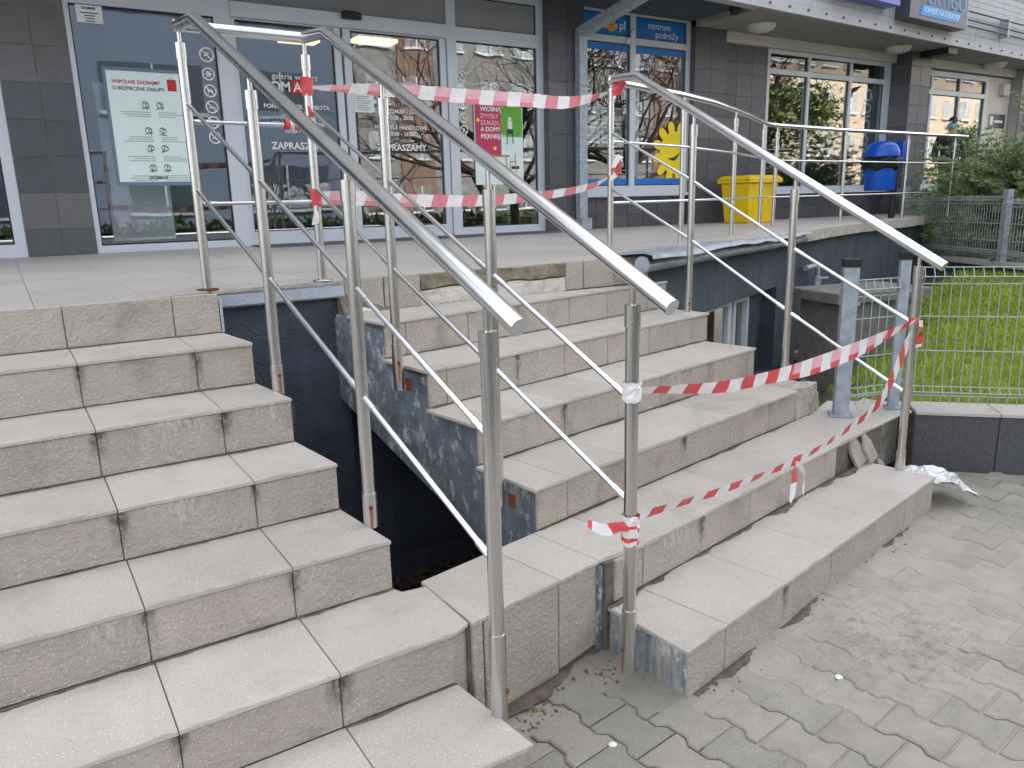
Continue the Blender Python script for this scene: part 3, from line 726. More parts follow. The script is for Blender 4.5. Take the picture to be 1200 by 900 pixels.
rw = empty('retaining_wall', (4.5, .9, -.4), 'dark navy rendered wall under the terrace with a basement window', 'wall')
a23 = math.radians(23); wd = Vector((math.cos(a23), math.sin(a23), 0)); wn = Vector((-math.sin(a23), math.cos(a23), 0)); WA = Vector((2.5, .262, 0))
def wp(s, d, z): return WA+wd*s+wn*d+Vector((0, 0, z))
wm = MB(); S0, S1, SE, ZB = .55, 2.92, 3.1, -.6
def wquad(s0, s1, z0, z1, d0=.0, th=.25):
    wm.prism([wp(s0, d0, z0), wp(s1, d0, z0), wp(s1, d0+th, z0), wp(s0, d0+th, z0)], (0, 0, z1-z0))
wquad(-.1, S0, ZB, 1.016); wquad(S0, S1, .635, 1.016); wquad(S1, SE, ZB, 1.016); wquad(S0, S1, ZB, -.14)
wm.build('rendered_wall', 'navy', rw)
wm = MB(); pts = [wp(SE, .004, 0), Vector((6.4, 1.80, 0)), Vector((7.4, 2.12, 0)), Vector((8.95, 2.47, 0)), Vector((10.4, 2.97, 0)), Vector((12.5, 3.3, 0)), Vector((14.5, 3.5, 0))]
for a, b in zip(pts[:-1], pts[1:]):
    d = (b-a).normalized(); n_ = Vector((-d.y, d.x, 0))
    wm.prism([a+Vector((0, 0, ZB)), b+Vector((0, 0, ZB)), b+n_*.25+Vector((0, 0, ZB)), a+n_*.25+Vector((0, 0, ZB))], (0, 0, 1.016-ZB))
wm.build('rendered_wall', 'navy', rw)
# slab edge above the wall
wm = MB(); E2 = [(p[0], p[1]-.03) for p in EDGE[5:]]
for a, b in zip(E2[:-1], E2[1:]):
    wm.prism([(a[0], a[1], 1.02), (b[0], b[1], 1.02), (b[0], b[1]+.3, 1.02), (a[0], a[1]+.3, 1.02)], (0, 0, .083))
wm.build('slab_edge', 'conc', rw)
# basement window set 0.13 m into the wall
wf = MB(); D = .12
def fr(s0, s1, z0, z1, d=D, th=.05): wf.prism([wp(s0, d, z0), wp(s1, d, z0), wp(s1, d+th, z0), wp(s0, d+th, z0)], (0, 0, z1-z0))
for s0, s1 in ((.55, .62), (1.33, 1.42), (1.98, 2.06)): fr(s0, s1, -.14, .634)
fr(.62, 1.33, .57, .634); fr(1.42, 1.98, .57, .634); fr(.62, 1.33, -.14, -.06); fr(1.42, 1.98, -.14, -.06)
fr(2.075, 2.13, -.138, .63, D-.015); fr(2.42, 2.475, -.138, .63, D-.015); fr(2.13, 2.42, .57, .63, D-.015); fr(2.13, 2.42, -.138, -.05, D-.015); fr(2.49, 2.92, -.14, .634, D+.01, .05)
bw = wf.build('window', 'white', rw)
for s0, s1 in ((.62, 1.33), (1.42, 1.98), (2.13, 2.42)):
    mb = MB(); mb.prism([wp(s0, D+.025, -.06), wp(s1, D+.025, -.06), wp(s1, D+.03, -.06), wp(s0, D+.03, -.06)], (0, 0, .63)); mb.build('pane', 'glass', bw)
mb = MB(); mb.prism([wp(2.482, D+.0, -.14), wp(2.92, D, -.14), wp(2.92, D+.1, -.14), wp(2.482, D+.1, -.14)], (0, 0, .774)); mb.build('niche_back', 'navy', rw)
mb = MB(); mb.prism([wp(.5, .6, -.3), wp(3.0, .6, -.3), wp(3.0, .65, -.3), wp(.5, .65, -.3)], (0, 0, 1.2)); mb.build('room_back', 'void', rw)
# well behind the left flight
ww = empty('light_well_wall', (.6, .3, -.45), 'dark navy rendered wall at the back of the open gap, topped with a grey cap stone', 'wall')
mb = MB(); mb.box((-.06, .215, -.5), (.602, .34, 1.03)); mb.box((.602, .275, -.5), (2.55, .34, 1.03)); mb.build('rendered_wall', 'navy', ww)
mb = MB(); mb.box((.0, .203, -.5), (2.5, .2145, -.335)); mb.build('skirting', 'navy', ww)
mb = MB(); slab(mb, [(.012, .165, 1.04), (.597, .175, 1.04), (.597, .175, 1.112), (.012, .165, 1.112)], (0, -1, 0), .05, .008); mb.build('cap_stone', 'cap', ww)
mb = MB(); mb.prism([(.004, .045, 1.095), (.012, .165, 1.095), (.597, .175, 1.095), (.597, .225, 1.095), (.004, .225, 1.095)], (0, 0, .022)); mb.build('cap_bed', 'conc', ww)
mb = MB(); mb.prism([(.002, .022, .961), (.012, .022, .961), (.03, .16, .961), (.02, .16, .961)], (0, 0, .135)); mb.build('edge_flashing', 'cap', ww)
wf_ = MB(); wf_.add([(-.1, -1.35, -.45), (2.6, -1.35, -.45), (2.6, .3, -.45), (-.1, .3, -.45)], [(0, 1, 2, 3)])
wf2 = tag(wf_.build('well_floor', 'soil', origin=(1, -.5, -.45)), kind='structure')
gv = MB()
def pebble(mb, c, r, rr):
    k = [Vector((rr.uniform(-1, 1), rr.uniform(-1, 1), rr.uniform(-.8, .8))) for _ in range(3)]
    vs = [c+Vector((sx*r*rr.uniform(.6, 1.2), sy*r*rr.uniform(.6, 1.2), sz*r*rr.uniform(.4, .8))) for sx, sy, sz in ((1,0,0),(-1,0,0),(0,1,0),(0,-1,0),(0,0,1),(0,0,-1))]
    mb.add(vs, [(0,2,4),(2,1,4),(1,3,4),(3,0,4),(2,0,5),(1,2,5),(3,1,5),(0,3,5)])
rg = random.Random(3)
for _ in range(2600): pebble(gv, Vector((rg.uniform(.1, 2.3), rg.uniform(-1.1, .2), -.44+rg.uniform(0, .02))), rg.uniform(.012, .03), rg)
tag(gv.build('gravel', 'lava'), 'dark reddish gravel on the floor of the gap between the stairs', 'gravel', kind='stuff')

# zinc gutter and lifted flashing along the terrace edge
gt = empty('gutter', (3.6, .6, 1.03), 'dented zinc gutter hanging under the lifted edge flashing of the terrace', 'gutter')
gp = [Vector(p) for p in ((2.34, .075, 1.085), (2.95, .335, 1.075), (3.7, .655, 1.07), (4.66, 1.05, 1.06), (5.55, 1.41, 1.062))]
def half_tube(mb, pts, r, seg=10, th=.004):
    for i in range(len(pts)):
        d = (pts[min(i+1, len(pts)-1)]-pts[max(i-1, 0)]).normalized(); s = Vector((-d.y, d.x, 0))
        for j in range(seg+1):
            a = PI*.98+PI*1.04*j/seg
            mb.v.append(pts[i]+s*math.cos(a)*-r+Vector((0, 0, math.sin(a)*r)))
    for i in range(len(pts)-1):
        for j in range(seg): a = i*(seg+1)+j; mb.f.append([a, a+1, a+seg+2, a+seg+1]); mb.m.append(0); mb.smooth.append(True)
fine = []
for a, b in zip(gp[:-1], gp[1:]):
    for k in range(8): fine.append(a.lerp(b, k/8)+Vector((0, 0, .006*mnoise.noise(a.lerp(b, k/8)*5))))
fine.append(gp[-1])
mb = MB(); half_tube(mb, fine, .047); gtr = mb.build('trough', 'zinc', gt)
d0 = (fine[1]-fine[0]).normalized(); s0 = Vector((-d0.y, d0.x, 0))
mb = MB(); mb.add([fine[0]+s0*.047*math.cos(2*PI*j/20)+Vector((0, 0, .047*math.sin(2*PI*j/20)))-d0*.001 for j in range(20)], [tuple(range(20))]); mb.build('end_cap', 'zinc', gt)
for q in (3, 11, 19, 27):
    mb = MB(); c = fine[q]; half_tube(mb, [c-d0*.008, c+d0*.008], .05); mb.build('bracket', 'zinc', gt)
fl = MB(); rows = []
for i, p in enumerate(fine):
    w1 = .02*mnoise.noise(p*3.1); w2 = .016*mnoise.noise(p*7.7+Vector((5, 0, 0)))
    rows += [p+s0*.30+Vector((0, 0, .048)), p+s0*.10+Vector((0, 0, .052+w2*.6)), p+s0*-.01+Vector((0, 0, .062+w1)), p-s0*.062+Vector((0, 0, .048+w1+w2)), p-s0*.066+Vector((0, 0, .03+w1))]
fl.add(rows, [(5*i+j, 5*i+j+1, 5*i+j+6, 5*i+j+5) for i in range(len(fine)-1) for j in range(4)], 0, True)
fl.build('edge_flashing', 'zinc', gt)
# water tap pipe
tp = empty('tap_pipe', (6.1, 1.55, -.3), 'thin grey standpipe with a tap in front of the navy wall', 'pipe')
mb = MB(); mb.tube([(5.72, 1.50, .76), (5.98, 1.585, .765), (6.02, 1.585, .74), (6.02, 1.585, .05), (6.02, 1.585, -.32)], .026, 10); mb.build('pipe', 'galv', tp)
mb = MB(); mb.tube([(6.02, 1.585, .56), (6.02, 1.585, .66)], .04, 10); mb.tube([(6.02, 1.585, .58), (5.9, 1.50, .58)], .022, 8); mb.tube([(6.02, 1.585, .63), (6.12, 1.53, .64)], .012, 8); mb.build('tap', 'galv', tp)
mb = MB(); mb.tube([(4.35, .55, -.20), (4.62, .72, -.17), (5.2, 1.0, -.16)], .05, 12)
tag(mb.build('drain_pipe', 'galv'), 'short grey plastic drain pipe lying on the soil by the fence post', 'pipe')

# ------------------------------------------------------------------ lawn, soil, rubble
def sstep(a, b, x): t = np.clip((x-a)/(b-a), 0, 1); return t*t*(3-2*t)
def terrain(x, y):
    s = (x-2.5)*wd.x+(y-.262)*wd.y; dist = (x-2.5)*wd.y-(y-.262)*wd.x
    h = -.30+.60*sstep(.25, 1.35, dist)
    far = sstep(4.6, 6.3, s); h = h*(1-far)+far*np.maximum(h, .22+.10*dist)
    return np.minimum(h+.022*np.maximum(0, s-2.5)*sstep(.5, 1.4, dist), .56)
wall_n = np.array([.72, .69]); wall_p = np.array([3.28, -1.02])
def in_lawn(x, y):
    dw = (x-wall_p[0])*wall_n[0]+(y-wall_p[1])*wall_n[1]
    dist = (x-2.5)*wd.y-(y-.262)*wd.x
    d2 = -((x-9.316)*2.148-(y-1.473)*1.146)/2.4346    # side of the hedge wall
    back = y-(-.79+.19*(x-2.75)) 
    return (dist > -.05) & (d2 > -.02) & np.where(x < 3.35, back > .02, dw > .16)
gx = np.arange(2.6, 12, .09); gy = np.arange(-7, 4, .09)
so, lw_ = MB(), MB(); cache = {}
XX, YY = np.meshgrid(gx, gy, indexing='ij'); ZZ = terrain(XX, YY); ok = in_lawn(XX, YY)
DD = (XX-2.5)*wd.y-(YY-.262)*wd.x; SS = (XX-2.5)*wd.x+(YY-.262)*wd.y
soilm = (DD < .95+.25*np.sin(SS*2.1)) & (SS > .9)
idx = {}
for mbx, want in ((so, True), (lw_, False)):
    idx = {}
    for i in range(len(gx)-1):
        for j in range(len(gy)-1):
            q = [(i, j), (i+1, j), (i+1, j+1), (i, j+1)]
            if sum(ok[a] for a in q) < 3 or soilm[i, j] != want: continue
            f = []
            for a in q:
                if a not in idx:
                    idx[a] = len(mbx.v); n_ = mnoise.noise(Vector((XX[a]*4, YY[a]*4, 0)))*.02
                    mbx.v.append(Vector((XX[a], YY[a], ZZ[a]+n_)))
                f.append(idx[a])
            mbx.f.append(f); mbx.m.append(0); mbx.smooth.append(True)
tag(so.build('soil', 'soil', origin=(5, .5, 0)), kind='structure'); tag(lw_.build('lawn', 'turf', origin=(6, -.5, 0)), kind='structure')
# grass blades
nb = 150000
px = rng.uniform(2.7, 11.5, nb); py = rng.uniform(-5.5, 3.2, nb)
dd = (px-2.5)*wd.y-(py-.262)*wd.x; ss_ = (px-2.5)*wd.x+(py-.262)*wd.y
keep = in_lawn(px, py) & ~((dd < .9+.25*np.sin(ss_*2.1)) & (ss_ > .9))
dc = np.hypot(px-3.2, py+1.0); keep &= rng.random(nb) < np.clip(5.5/(dc+.5), .25, 1)
px, py, dc = px[keep], py[keep], dc[keep]; pz = terrain(px, py)-.004; k = len(px)
hh = rng.uniform(.025, .065, k); ww_ = rng.uniform(.0022, .004, k)*(1+dc*.25); an = rng.uniform(0, 2*PI, k); lx = rng.normal(0, .02, k); ly = rng.normal(0, .02, k)
vv = np.empty((k, 3, 3)); vv[:, 0] = np.stack([px-np.cos(an)*ww_, py-np.sin(an)*ww_, pz], 1); vv[:, 1] = np.stack([px+np.cos(an)*ww_, py+np.sin(an)*ww_, pz], 1); vv[:, 2] = np.stack([px+lx, py+ly, pz+hh], 1)
def tri_mesh(name, vv, m, matidx=None, quads=False):
    k = len(vv); c = vv.shape[1]; me = bpy.data.meshes.new(name); me.vertices.add(k*c); me.vertices.foreach_set('co', vv.reshape(-1).astype(np.float32))
    me.loops.add(k*c); me.loops.foreach_set('vertex_index', np.arange(k*c, dtype=np.int32)); me.polygons.add(k)
    me.polygons.foreach_set('loop_start', np.arange(0, k*c, c, dtype=np.int32)); me.polygons.foreach_set('loop_total', np.full(k, c, dtype=np.int32))
    for q in (m if isinstance(m, list) else [m]): me.materials.append(M[q])
    if matidx is not None: me.polygons.foreach_set('material_index', matidx.astype(np.int32))
    me.update(); me.validate(); o = bpy.data.objects.new(name, me); COL.objects.link(o); W[o] = Vector((0, 0, 0)); return o
M['grass1'] = mat('grass_blade', lin(150, 172, 52), .7, var=.3, vs=2); M['grass2'] = mat('grass_blade_dry', lin(156, 164, 72), .7, var=.2, vs=3)
tag(tri_mesh('grass', vv, ['grass1', 'grass2'], rng.random(k) < .3), 'short bright green lawn grass behind the wire fence', 'grass', kind='stuff')

def rock(name, c, r, m, label=None, cat=None, group=None, flat=.7, seed=0, parent=None):
    bm = bmesh.new(); bmesh.ops.create_icosphere(bm, subdivisions=2, radius=1); mb = MB(); off = Vector((seed*3.7, seed*1.3, 0))
    vs = [Vector(c)+Vector((v.co.x*r*1.2, v.co.y*r, v.co.z*r*flat))*(1+.45*mnoise.noise(v.co*1.6+off)) for v in bm.verts]
    bm.verts.index_update(); mb.add(vs, [[v.index for v in f.verts] for f in bm.faces]); bm.free()
    return tag(mb.build(name, m, parent), label, cat, group)
rocks = [((5.55, 1.28, -.05), .13, 'biggest pale lump of rubble on the soil by the foot of the standpipe'), ((4.62, .60, -.17), .085, 'small pale rubble lump on the soil next to the drain pipe'), ((6.5, 1.35, .0), .07, 'small rubble lump on the soil slope behind the standpipe')]
for i, (c, r, lb) in enumerate(rocks):
    rock('stone', c, r, 'stone', lb, 'stone', 'rubble on the soil', seed=i)
# chamber box with a slab lid behind the fence
bx = empty('shaft_box', (5.3, .7, .0), 'weathered concrete shaft with a slab lid behind the fence', 'shaft')
c0 = Vector((5.38, .70, 0)); bu = Vector((.97, -.24, 0)).normalized(); bv = Vector((.24, .97, 0)).normalized()
mb = MB(); mb.prism([c0-bu*.40-bv*.24+Vector((0, 0, -.4)), c0+bu*.43-bv*.24+Vector((0, 0, -.4)), c0+bu*.43+bv*.24+Vector((0, 0, -.4)), c0-bu*.40+bv*.24+Vector((0, 0, -.4))], (0, 0, .98)); mb.build('concrete_body', 'conc2', bx)
mb = MB(); slab(mb, [c0-bu*.485-bv*.30+Vector((0, 0, .67)), c0+bu*.485-bv*.30+Vector((0, 0, .67)), c0+bu*.485+bv*.30+Vector((0, 0, .67)), c0-bu*.485+bv*.30+Vector((0, 0, .67))], (0, 0, 1), .085, .01); mb.build('slab_lid', 'conc2', bx)

# ------------------------------------------------------------------ low walls and wire fences
wdir = Vector((.69, -.72, 0)).normalized(); wnr = Vector((wdir.y, -wdir.x, 0))      # wnr points to the viewer
if wnr.y > 0: wnr = -wnr
lw = empty('low_wall', (3.6, -1.4, 0), 'low granite clad wall with pale cap tiles carrying the wire fence by the lawn', 'wall')
w0 = Vector((3.235, -1.085, 0))
def lp(s, d, z): return w0+wdir*s-wnr*d+Vector((0, 0, z))
mb = MB(); mb.prism([lp(.0, .014, -.03), lp(4.5, .014, -.03), lp(4.5, .2, -.03), lp(.0, .2, -.03)], (0, 0, .335)); mb.build('wall_core', 'joint', lw)
ss = [0.0, .405]+[.405+.55*k for k in range(1, 8)]
for a, b in zip(ss[:-1], ss[1:]):
    mb = MB(); slab(mb, [lp(a+.002, 0, -.02), lp(b-.002, 0, -.02), lp(b-.002, 0, .298), lp(a+.002, 0, .298)], wnr, .013, .002); mb.build('granite_tile', 'granite_n', lw)
for a, b in zip(ss[:-1], ss[1:]):
    mb = MB(); slab(mb, [lp(a+.002, -.012, .32), lp(b-.002, -.012, .32), lp(b-.002, .215, .32), lp(a+.002, .215, .32)], (0, 0, 1), .018, .003); mb.build('cap_tile', 'tread', lw)
# ledge tile that carries the gate posts
mb = MB(); slab(mb, [rp(1.935, -5*TR, .319), (3.10, -1.072, .319), (3.225, -1.07, .319), (3.37, -.92, .319), (3.06, -.67, .319), rp(1.935, -4*TR-.0, .319)], (0, 0, 1), .013, .003); mb.build('tread_tile', 'tread', stR)
mb = MB(); rough_box(mb, (0, 0, 0), (.6, .2, .33), 5, 3, .006)
for v in mb.v: v.xyz = rp(1.95+v.x, -5*TR+.1+v.y, -.03+v.z)
mb.build('concrete_core', 'conc', stR)

def wire_panel(name, A, B, z0, zt, fold, zs, step, r, parent, side):
    A, B = Vector(A), Vector(B); d = B-A; L = d.length; d = d/L; n_ = side
    mb = MB(); prof = [(0, z0), (0, z0+.045), (fold, z0+.07), (0, z0+.095), (0, zt-.085), (fold, zt-.045), (0, zt)]
    k = int(L/step)
    for i in range(k+1):
        p = A+d*(L*i/k); mb.tube([p+n_*o+Vector((0, 0, z)) for o, z in prof], r, 4, False, sm=False)
    hz = [(0, z0+.045), (fold, z0+.07), (0, z0+.095), (0, zt-.085), (fold, zt-.045), (0, zt)]+[(0, z) for z in zs]
    for o, z in hz: mb.tube([A+n_*o+Vector((0, 0, z)), B+n_*o+Vector((0, 0, z))], r*1.15, 4, False, sm=False)
    return mb.build(name, 'wire', parent)
def fpost(parent, c, z0, z1, wx, dirv, cap=True, plate=False):
    d = Vector(dirv); s = Vector((-d.y, d.x, 0)); c = Vector(c)
    mb = MB(); mb.obox(c+Vector((0, 0, (z0+z1)/2)), d*wx/2, s*wx/2, (0, 0, (z1-z0)/2)); o = mb.build('fence_post', 'galv', parent)
    if cap: mb = MB(); mb.obox(c+Vector((0, 0, z1+.012)), d*(wx/2+.004), s*(wx/2+.004), (0, 0, .02)); mb.build('post_cap', 'dark', o)
    if plate: mb = MB(); mb.obox(c+Vector((0, 0, z0+.006)), d*(wx*.78), s*(wx*.78), (0, 0, .004)); mb.build('base_plate', 'galv', o)
    return o
nf = empty('wire_fence', (3.2, -1.0, .32), 'galvanised wire mesh fence with short gate panel beside the stairs, in front of the lawn', 'fence')
fpost(nf, (2.86, -.895, 0), .32, 1.10, .072, wdir, True, True); fpost(nf, (3.20, -.975, 0), .32, 1.12, .05, wdir, True, True)
wire_panel('wire_panel', (2.91, -.90, 0), (3.17, -.965, 0), .36, 1.02, .05, (.62, .82), .045, .0028, nf, wnr)
wire_panel('wire_panel', (3.25, -1.0, 0), tuple(Vector((3.25, -1.0, 0))+wdir*3.6), .345, 1.07, .035, (.633, .815), .0455, .0025, nf, wnr)
for z in (.42, .9):
    mb = MB(); mb.obox((2.915, -.90, z), wdir*.02, wnr*.01, (0, 0, .008)); mb.build('clip', 'galv', nf)
    mb = MB(); mb.obox((3.235, -.995, z+.05), wdir*.02, wnr*.01, (0, 0, .008)); mb.build('clip', 'galv', nf)

FA, FB = Vector((10.462, 3.25, 0)), Vector((9.316, 1.473, 0)); FB = Vector((9.316, 1.473, 0)); fd = Vector((9.316-10.462, 1.473-3.621, 0)).normalized(); FA = FB-fd*2.10
FC = FB+fd*2.6; fn_ = Vector((fd.y, -fd.x, 0)); fn_ = fn_ if fn_.x < 0 else -fn_
hw = empty('low_wall', (9.5, 1.6, .3), 'low dark wall with a thin pale coping, carrying the far fence in front of the junipers', 'wall')
mb = MB(); mb.prism([FA+Vector((0, 0, .1)), FC+Vector((0, 0, .1)), FC-fn_*.15+Vector((0, 0, .1)), FA-fn_*.15+Vector((0, 0, .1))], (0, 0, .44)); mb.build('wall_core', 'grout', hw)
for k in range(16):
    a = FA+fd*.3*k+fn_*.012; b = a+fd*.296
    mb = MB(); slab(mb, [a+Vector((0, 0, .12)), b+Vector((0, 0, .12)), b+Vector((0, 0, .54)), a+Vector((0, 0, .54))], fn_, .012); mb.build('granite_tile', 'granite_d', hw)
mb = MB(); mb.prism([FA+fn_*.05+Vector((0, 0, .545)), FC+fn_*.05+Vector((0, 0, .545)), FC-fn_*.2+Vector((0, 0, .545)), FA-fn_*.2+Vector((0, 0, .545))], (0, 0, .05)); mb.build('coping', 'conc', hw)
ff = empty('wire_fence', tuple(FB+Vector((0, 0, .595))), 'grey wire fence on the far low wall in front of the junipers', 'fence')
for p, zt in ((FA, 1.52), (FB, 1.45), (FB+fd*2.5, 1.4)): fpost(ff, p-fn_*.03, .595, zt, .075, fd, False)
wire_panel('wire_panel', FA+fd*.05, FB-fd*.05, .64, 1.37, .05, (.85, 1.05), .05, .004, ff, fn_)
wire_panel('wire_panel', FB+fd*.05, FC, .64, 1.33, .05, (.85, 1.05), .05, .004, ff, fn_)

# ------------------------------------------------------------------ shop building
bd = empty('shop_building', (5, 6, ZP), 'shop building with dark granite pillars and tall glazed shopfronts under a deep overhang', 'building')
FY = 3.98
def granite(x0, x1, zs, y, cols, pick, side=None):
    cw = (x1-x0)/cols
    for r in range(len(zs)-1):
        for c in range(cols):
            mb = MB(); a, b = x0+cw*c, x0+cw*(c+1)
            slab(mb, [(a+.003, y, zs[r]+.003), (b-.003, y, zs[r]+.003), (b-.003, y, zs[r+1]-.003), (a+.003, y, zs[r+1]-.003)], (0, -1, 0), .012, .0012, jit=.001)
            mb.build('granite_tile', pick(r, c), bd)
def granite_side(x, y0, y1, zs, pick):
    for r in range(len(zs)-1):
        mb = MB(); slab(mb, [(x, y1, zs[r]+.002), (x, y0, zs[r]+.002), (x, y0, zs[r+1]-.002), (x, y1, zs[r+1]-.002)], (-1, 0, 0), .012, .0012)
        mb.build('granite_tile', pick(r, 0), bd)
rows = [ZP, 1.33, 1.603, 1.878, 2.15, 2.42, 2.69, 2.96, 3.23, 3.52]
pickA = lambda r, c: ('granite_n', 'granite_f', 'granite_d', 'granite_d', 'granite_d', 'granite_f', 'granite_f', 'granite_f', 'granite_f')[r]
pickB = lambda r, c: ('granite_d', 'granite_d', 'granite_d', 'granite_d', 'granite_d', 'granite_f', 'granite_d', 'granite_d', 'granite_d')[r]
pickC = lambda r, c: random.Random(r*7+c*13+1).choice(('granite_d', 'granite_d', 'granite_f')) if r > 3 else 'granite_d'
def wcore(x0, x1, y, z0=ZP, z1=3.56, yb=4.25): mb = MB(); mb.box((x0, y+.011, z0), (x1, yb, z1)); mb.build('masonry', 'grout', bd)
wcore(-.54, -.055, FY-.03); granite(-.54, -.055, rows, FY-.03, 2, pickA)
wcore(4.425, 4.90, FY-.12); granite(4.42, 4.90, rows, FY-.12, 2, pickB); granite_side(4.42, FY-.12, FY, rows, pickB)
wcore(4.9, 6.59, FY-.02, ZP, 1.50); granite(4.9, 6.59, [ZP, 1.27, 1.50], FY-.02, 7, lambda r, c: 'granite_d')
wcore(6.605, 7.135, FY-.10); granite(6.60, 7.135, rows[:-1]+[3.50], FY-.10, 2, pickC); granite_side(6.60, FY-.10, FY, rows[:-1]+[3.5], pickB)
wcore(7.135, 8.0, FY-.02, ZP, 3.30); granite(7.135, 8.0, rows[:-2]+[3.10, 3.30], FY-.02, 3, pickC)
wcore(8.0, 10.75, FY-.02, ZP, 1.48); granite(8.0, 10.74, [ZP, 1.29, 1.48], FY-.02, 9, lambda r, c: 'granite_d')
wcore(10.755, 11.26, FY-.33); granite(10.75, 11.26, rows[:-1]+[3.42], FY-.33, 2, lambda r, c: 'granite_f' if r < 7 else 'granite_d'); granite_side(10.75, FY-.33, FY, rows[:-1]+[3.42], pickB)
wcore(11.26, 14.3, FY-.02, ZP, 1.48); granite(11.26, 14.28, [ZP, 1.29, 1.48], FY-.02, 9, lambda r, c: 'granite_d')
wcore(14.30, 15.2, FY-.2); granite(14.28, 15.2, rows, FY-.2, 2, pickB)

def window(xs, zs, y=FY, wd=.05, dep=.06, frame='alu', gl='glass', skip=(), name='window_frame', open_cells=None):
    """grid of bars: xs = [(x0,x1)] vertical bars, zs = [(z0,z1)] horizontal bars; cells between get panes"""
    mb = MB()
    zlo, zhi = zs[0][0], zs[-1][1]
    for a, b in xs: mb.box((a, y-.02, zlo), (b, y+dep, zhi))
    for a, b in zs:
        for (p, q), (r_, s_) in zip(xs[:-1], xs[1:]): mb.box((q, y-.018, a), (r_, y+dep-.003, b))
    fo = mb.build(name, frame, bd); cells = []
    for ci, ((p, q), (r_, s_)) in enumerate(zip(xs[:-1], xs[1:])):
        for ri, ((a, b), (c, d)) in enumerate(zip(zs[:-1], zs[1:])):
            if (ci, ri) in skip: continue
            m = MB(); k_ = .011; o_ = [(q, b), (r_, b), (r_, c), (q, c)]; n_ = [(q+k_, b+k_), (r_-k_, b+k_), (r_-k_, c-k_), (q+k_, c-k_)]
            m.add([(px_, y+.004, pz_) for px_, pz_ in o_+n_]+[(px_, y+.0115, pz_) for px_, pz_ in n_], [(j, (j+1) % 4, 4+(j+1) % 4, 4+j) for j in range(4)]+[(4+j, 4+(j+1) % 4, 8+(j+1) % 4, 8+j) for j in range(4)])
            m.build('gasket', 'dark', fo)
            m = MB(); m.box((q-.004, y+.012, b-.004), (r_+.004, y+.02, c+.004)); cells.append(m.build('pane', gl if not callable(gl) else gl(ci, ri), fo))
    return fo, cells
# glazed entrance
W1, _ = window([(-.055, -.02), (1.052, 1.19)], [(ZP, 1.18), (3.02, 3.15), (3.44, 3.56)], gl=lambda c, r: 'glass' if r == 0 else 'alu2')
D1, _ = window([(1.192, 1.225), (2.10, 2.165)], [(1.125, 1.24), (3.02, 3.03)], y=FY+.02, name='door_leaf')
D2, _ = window([(2.19, 2.262), (3.19, 3.255)], [(1.125, 1.24), (3.02, 3.03)], y=FY+.02, name='door_leaf')
W2, _ = window([(3.262, 3.365), (4.34, 4.42)], [(ZP, 1.20), (3.02, 3.15), (3.44, 3.56)], gl=lambda c, r: 'glass' if r == 0 else 'alu2')
mb = MB(); mb.box((1.19, FY-.045, 3.031), (3.262, FY+.08, 3.15)); mb.box((1.19, FY-.019, 3.44), (3.262, FY+.06, 3.56)); mb.box((1.19, FY+.0, 3.15), (3.262, FY+.03, 3.44), 1); mb.build('door_header', ['alu', 'alu2'], bd)
mb = MB(); slab(mb, [(2.17, FY-.045, 3.115), (2.35, FY-.045, 3.115), (2.34, FY-.085, 3.15), (2.18, FY-.085, 3.15)], (0, -.6, -.6), .03, .004); mb.box((2.17, FY-.09, 3.10), (2.35, FY-.046, 3.155)); mb.build('door_sensor', 'dark', bd)
W0, _ = window([(-2.4, -2.33), (-1.5, -1.44), (-.62, -.543)], [(ZP, 1.22), (3.1, 3.2), (3.44, 3.56)])
# travel agency
W3, _ = window([(4.902, 4.945), (5.65, 5.725), (6.535, 6.598)], [(1.50, 1.60), (3.165, 3.235), (3.47, 3.56)], gl=lambda c, r: 'glass' if r == 0 else 'blue')
mb = MB(); mb.box((4.9, FY-.09, 1.475), (6.598, FY-.021, 1.512)); mb.build('sill', 'alu', bd)
# right shop windows
W4, _ = window([(8.002, 8.05), (8.83, 8.88), (9.76, 9.81), (10.60, 10.745)], [(1.48, 1.56), (3.0, 3.065), (3.25, 3.30)], gl=lambda c, r: 'glass2' if r == 0 else 'glass3')
W5, _ = window([(11.262, 11.30), (11.84, 11.89), (12.67, 12.72), (13.47, 13.54)], [(1.48, 1.56), (2.93, 3.0), (3.2, 3.28)], gl=lambda c, r: 'glass2' if r == 0 else 'glass3')
for x0, x1 in ((8.0, 10.745), (11.262, 14.28)):
    mb = MB(); mb.box((x0, FY-.10, 1.46), (x1, FY-.021, 1.482)); mb.build('sill', 'white', bd)
mb = MB(); mb.box((13.54, FY-.02, 1.48), (14.28, FY+.08, 3.28)); mb.build('wall_panel', 'beige', bd)
for x0, x1 in ((7.135, 10.748), (11.262, 14.28)):
    mb = MB(); mb.box((x0, FY-.09, 3.302), (x1, FY+.08, 3.425)); mb.build('blind_box', 'cream', bd)
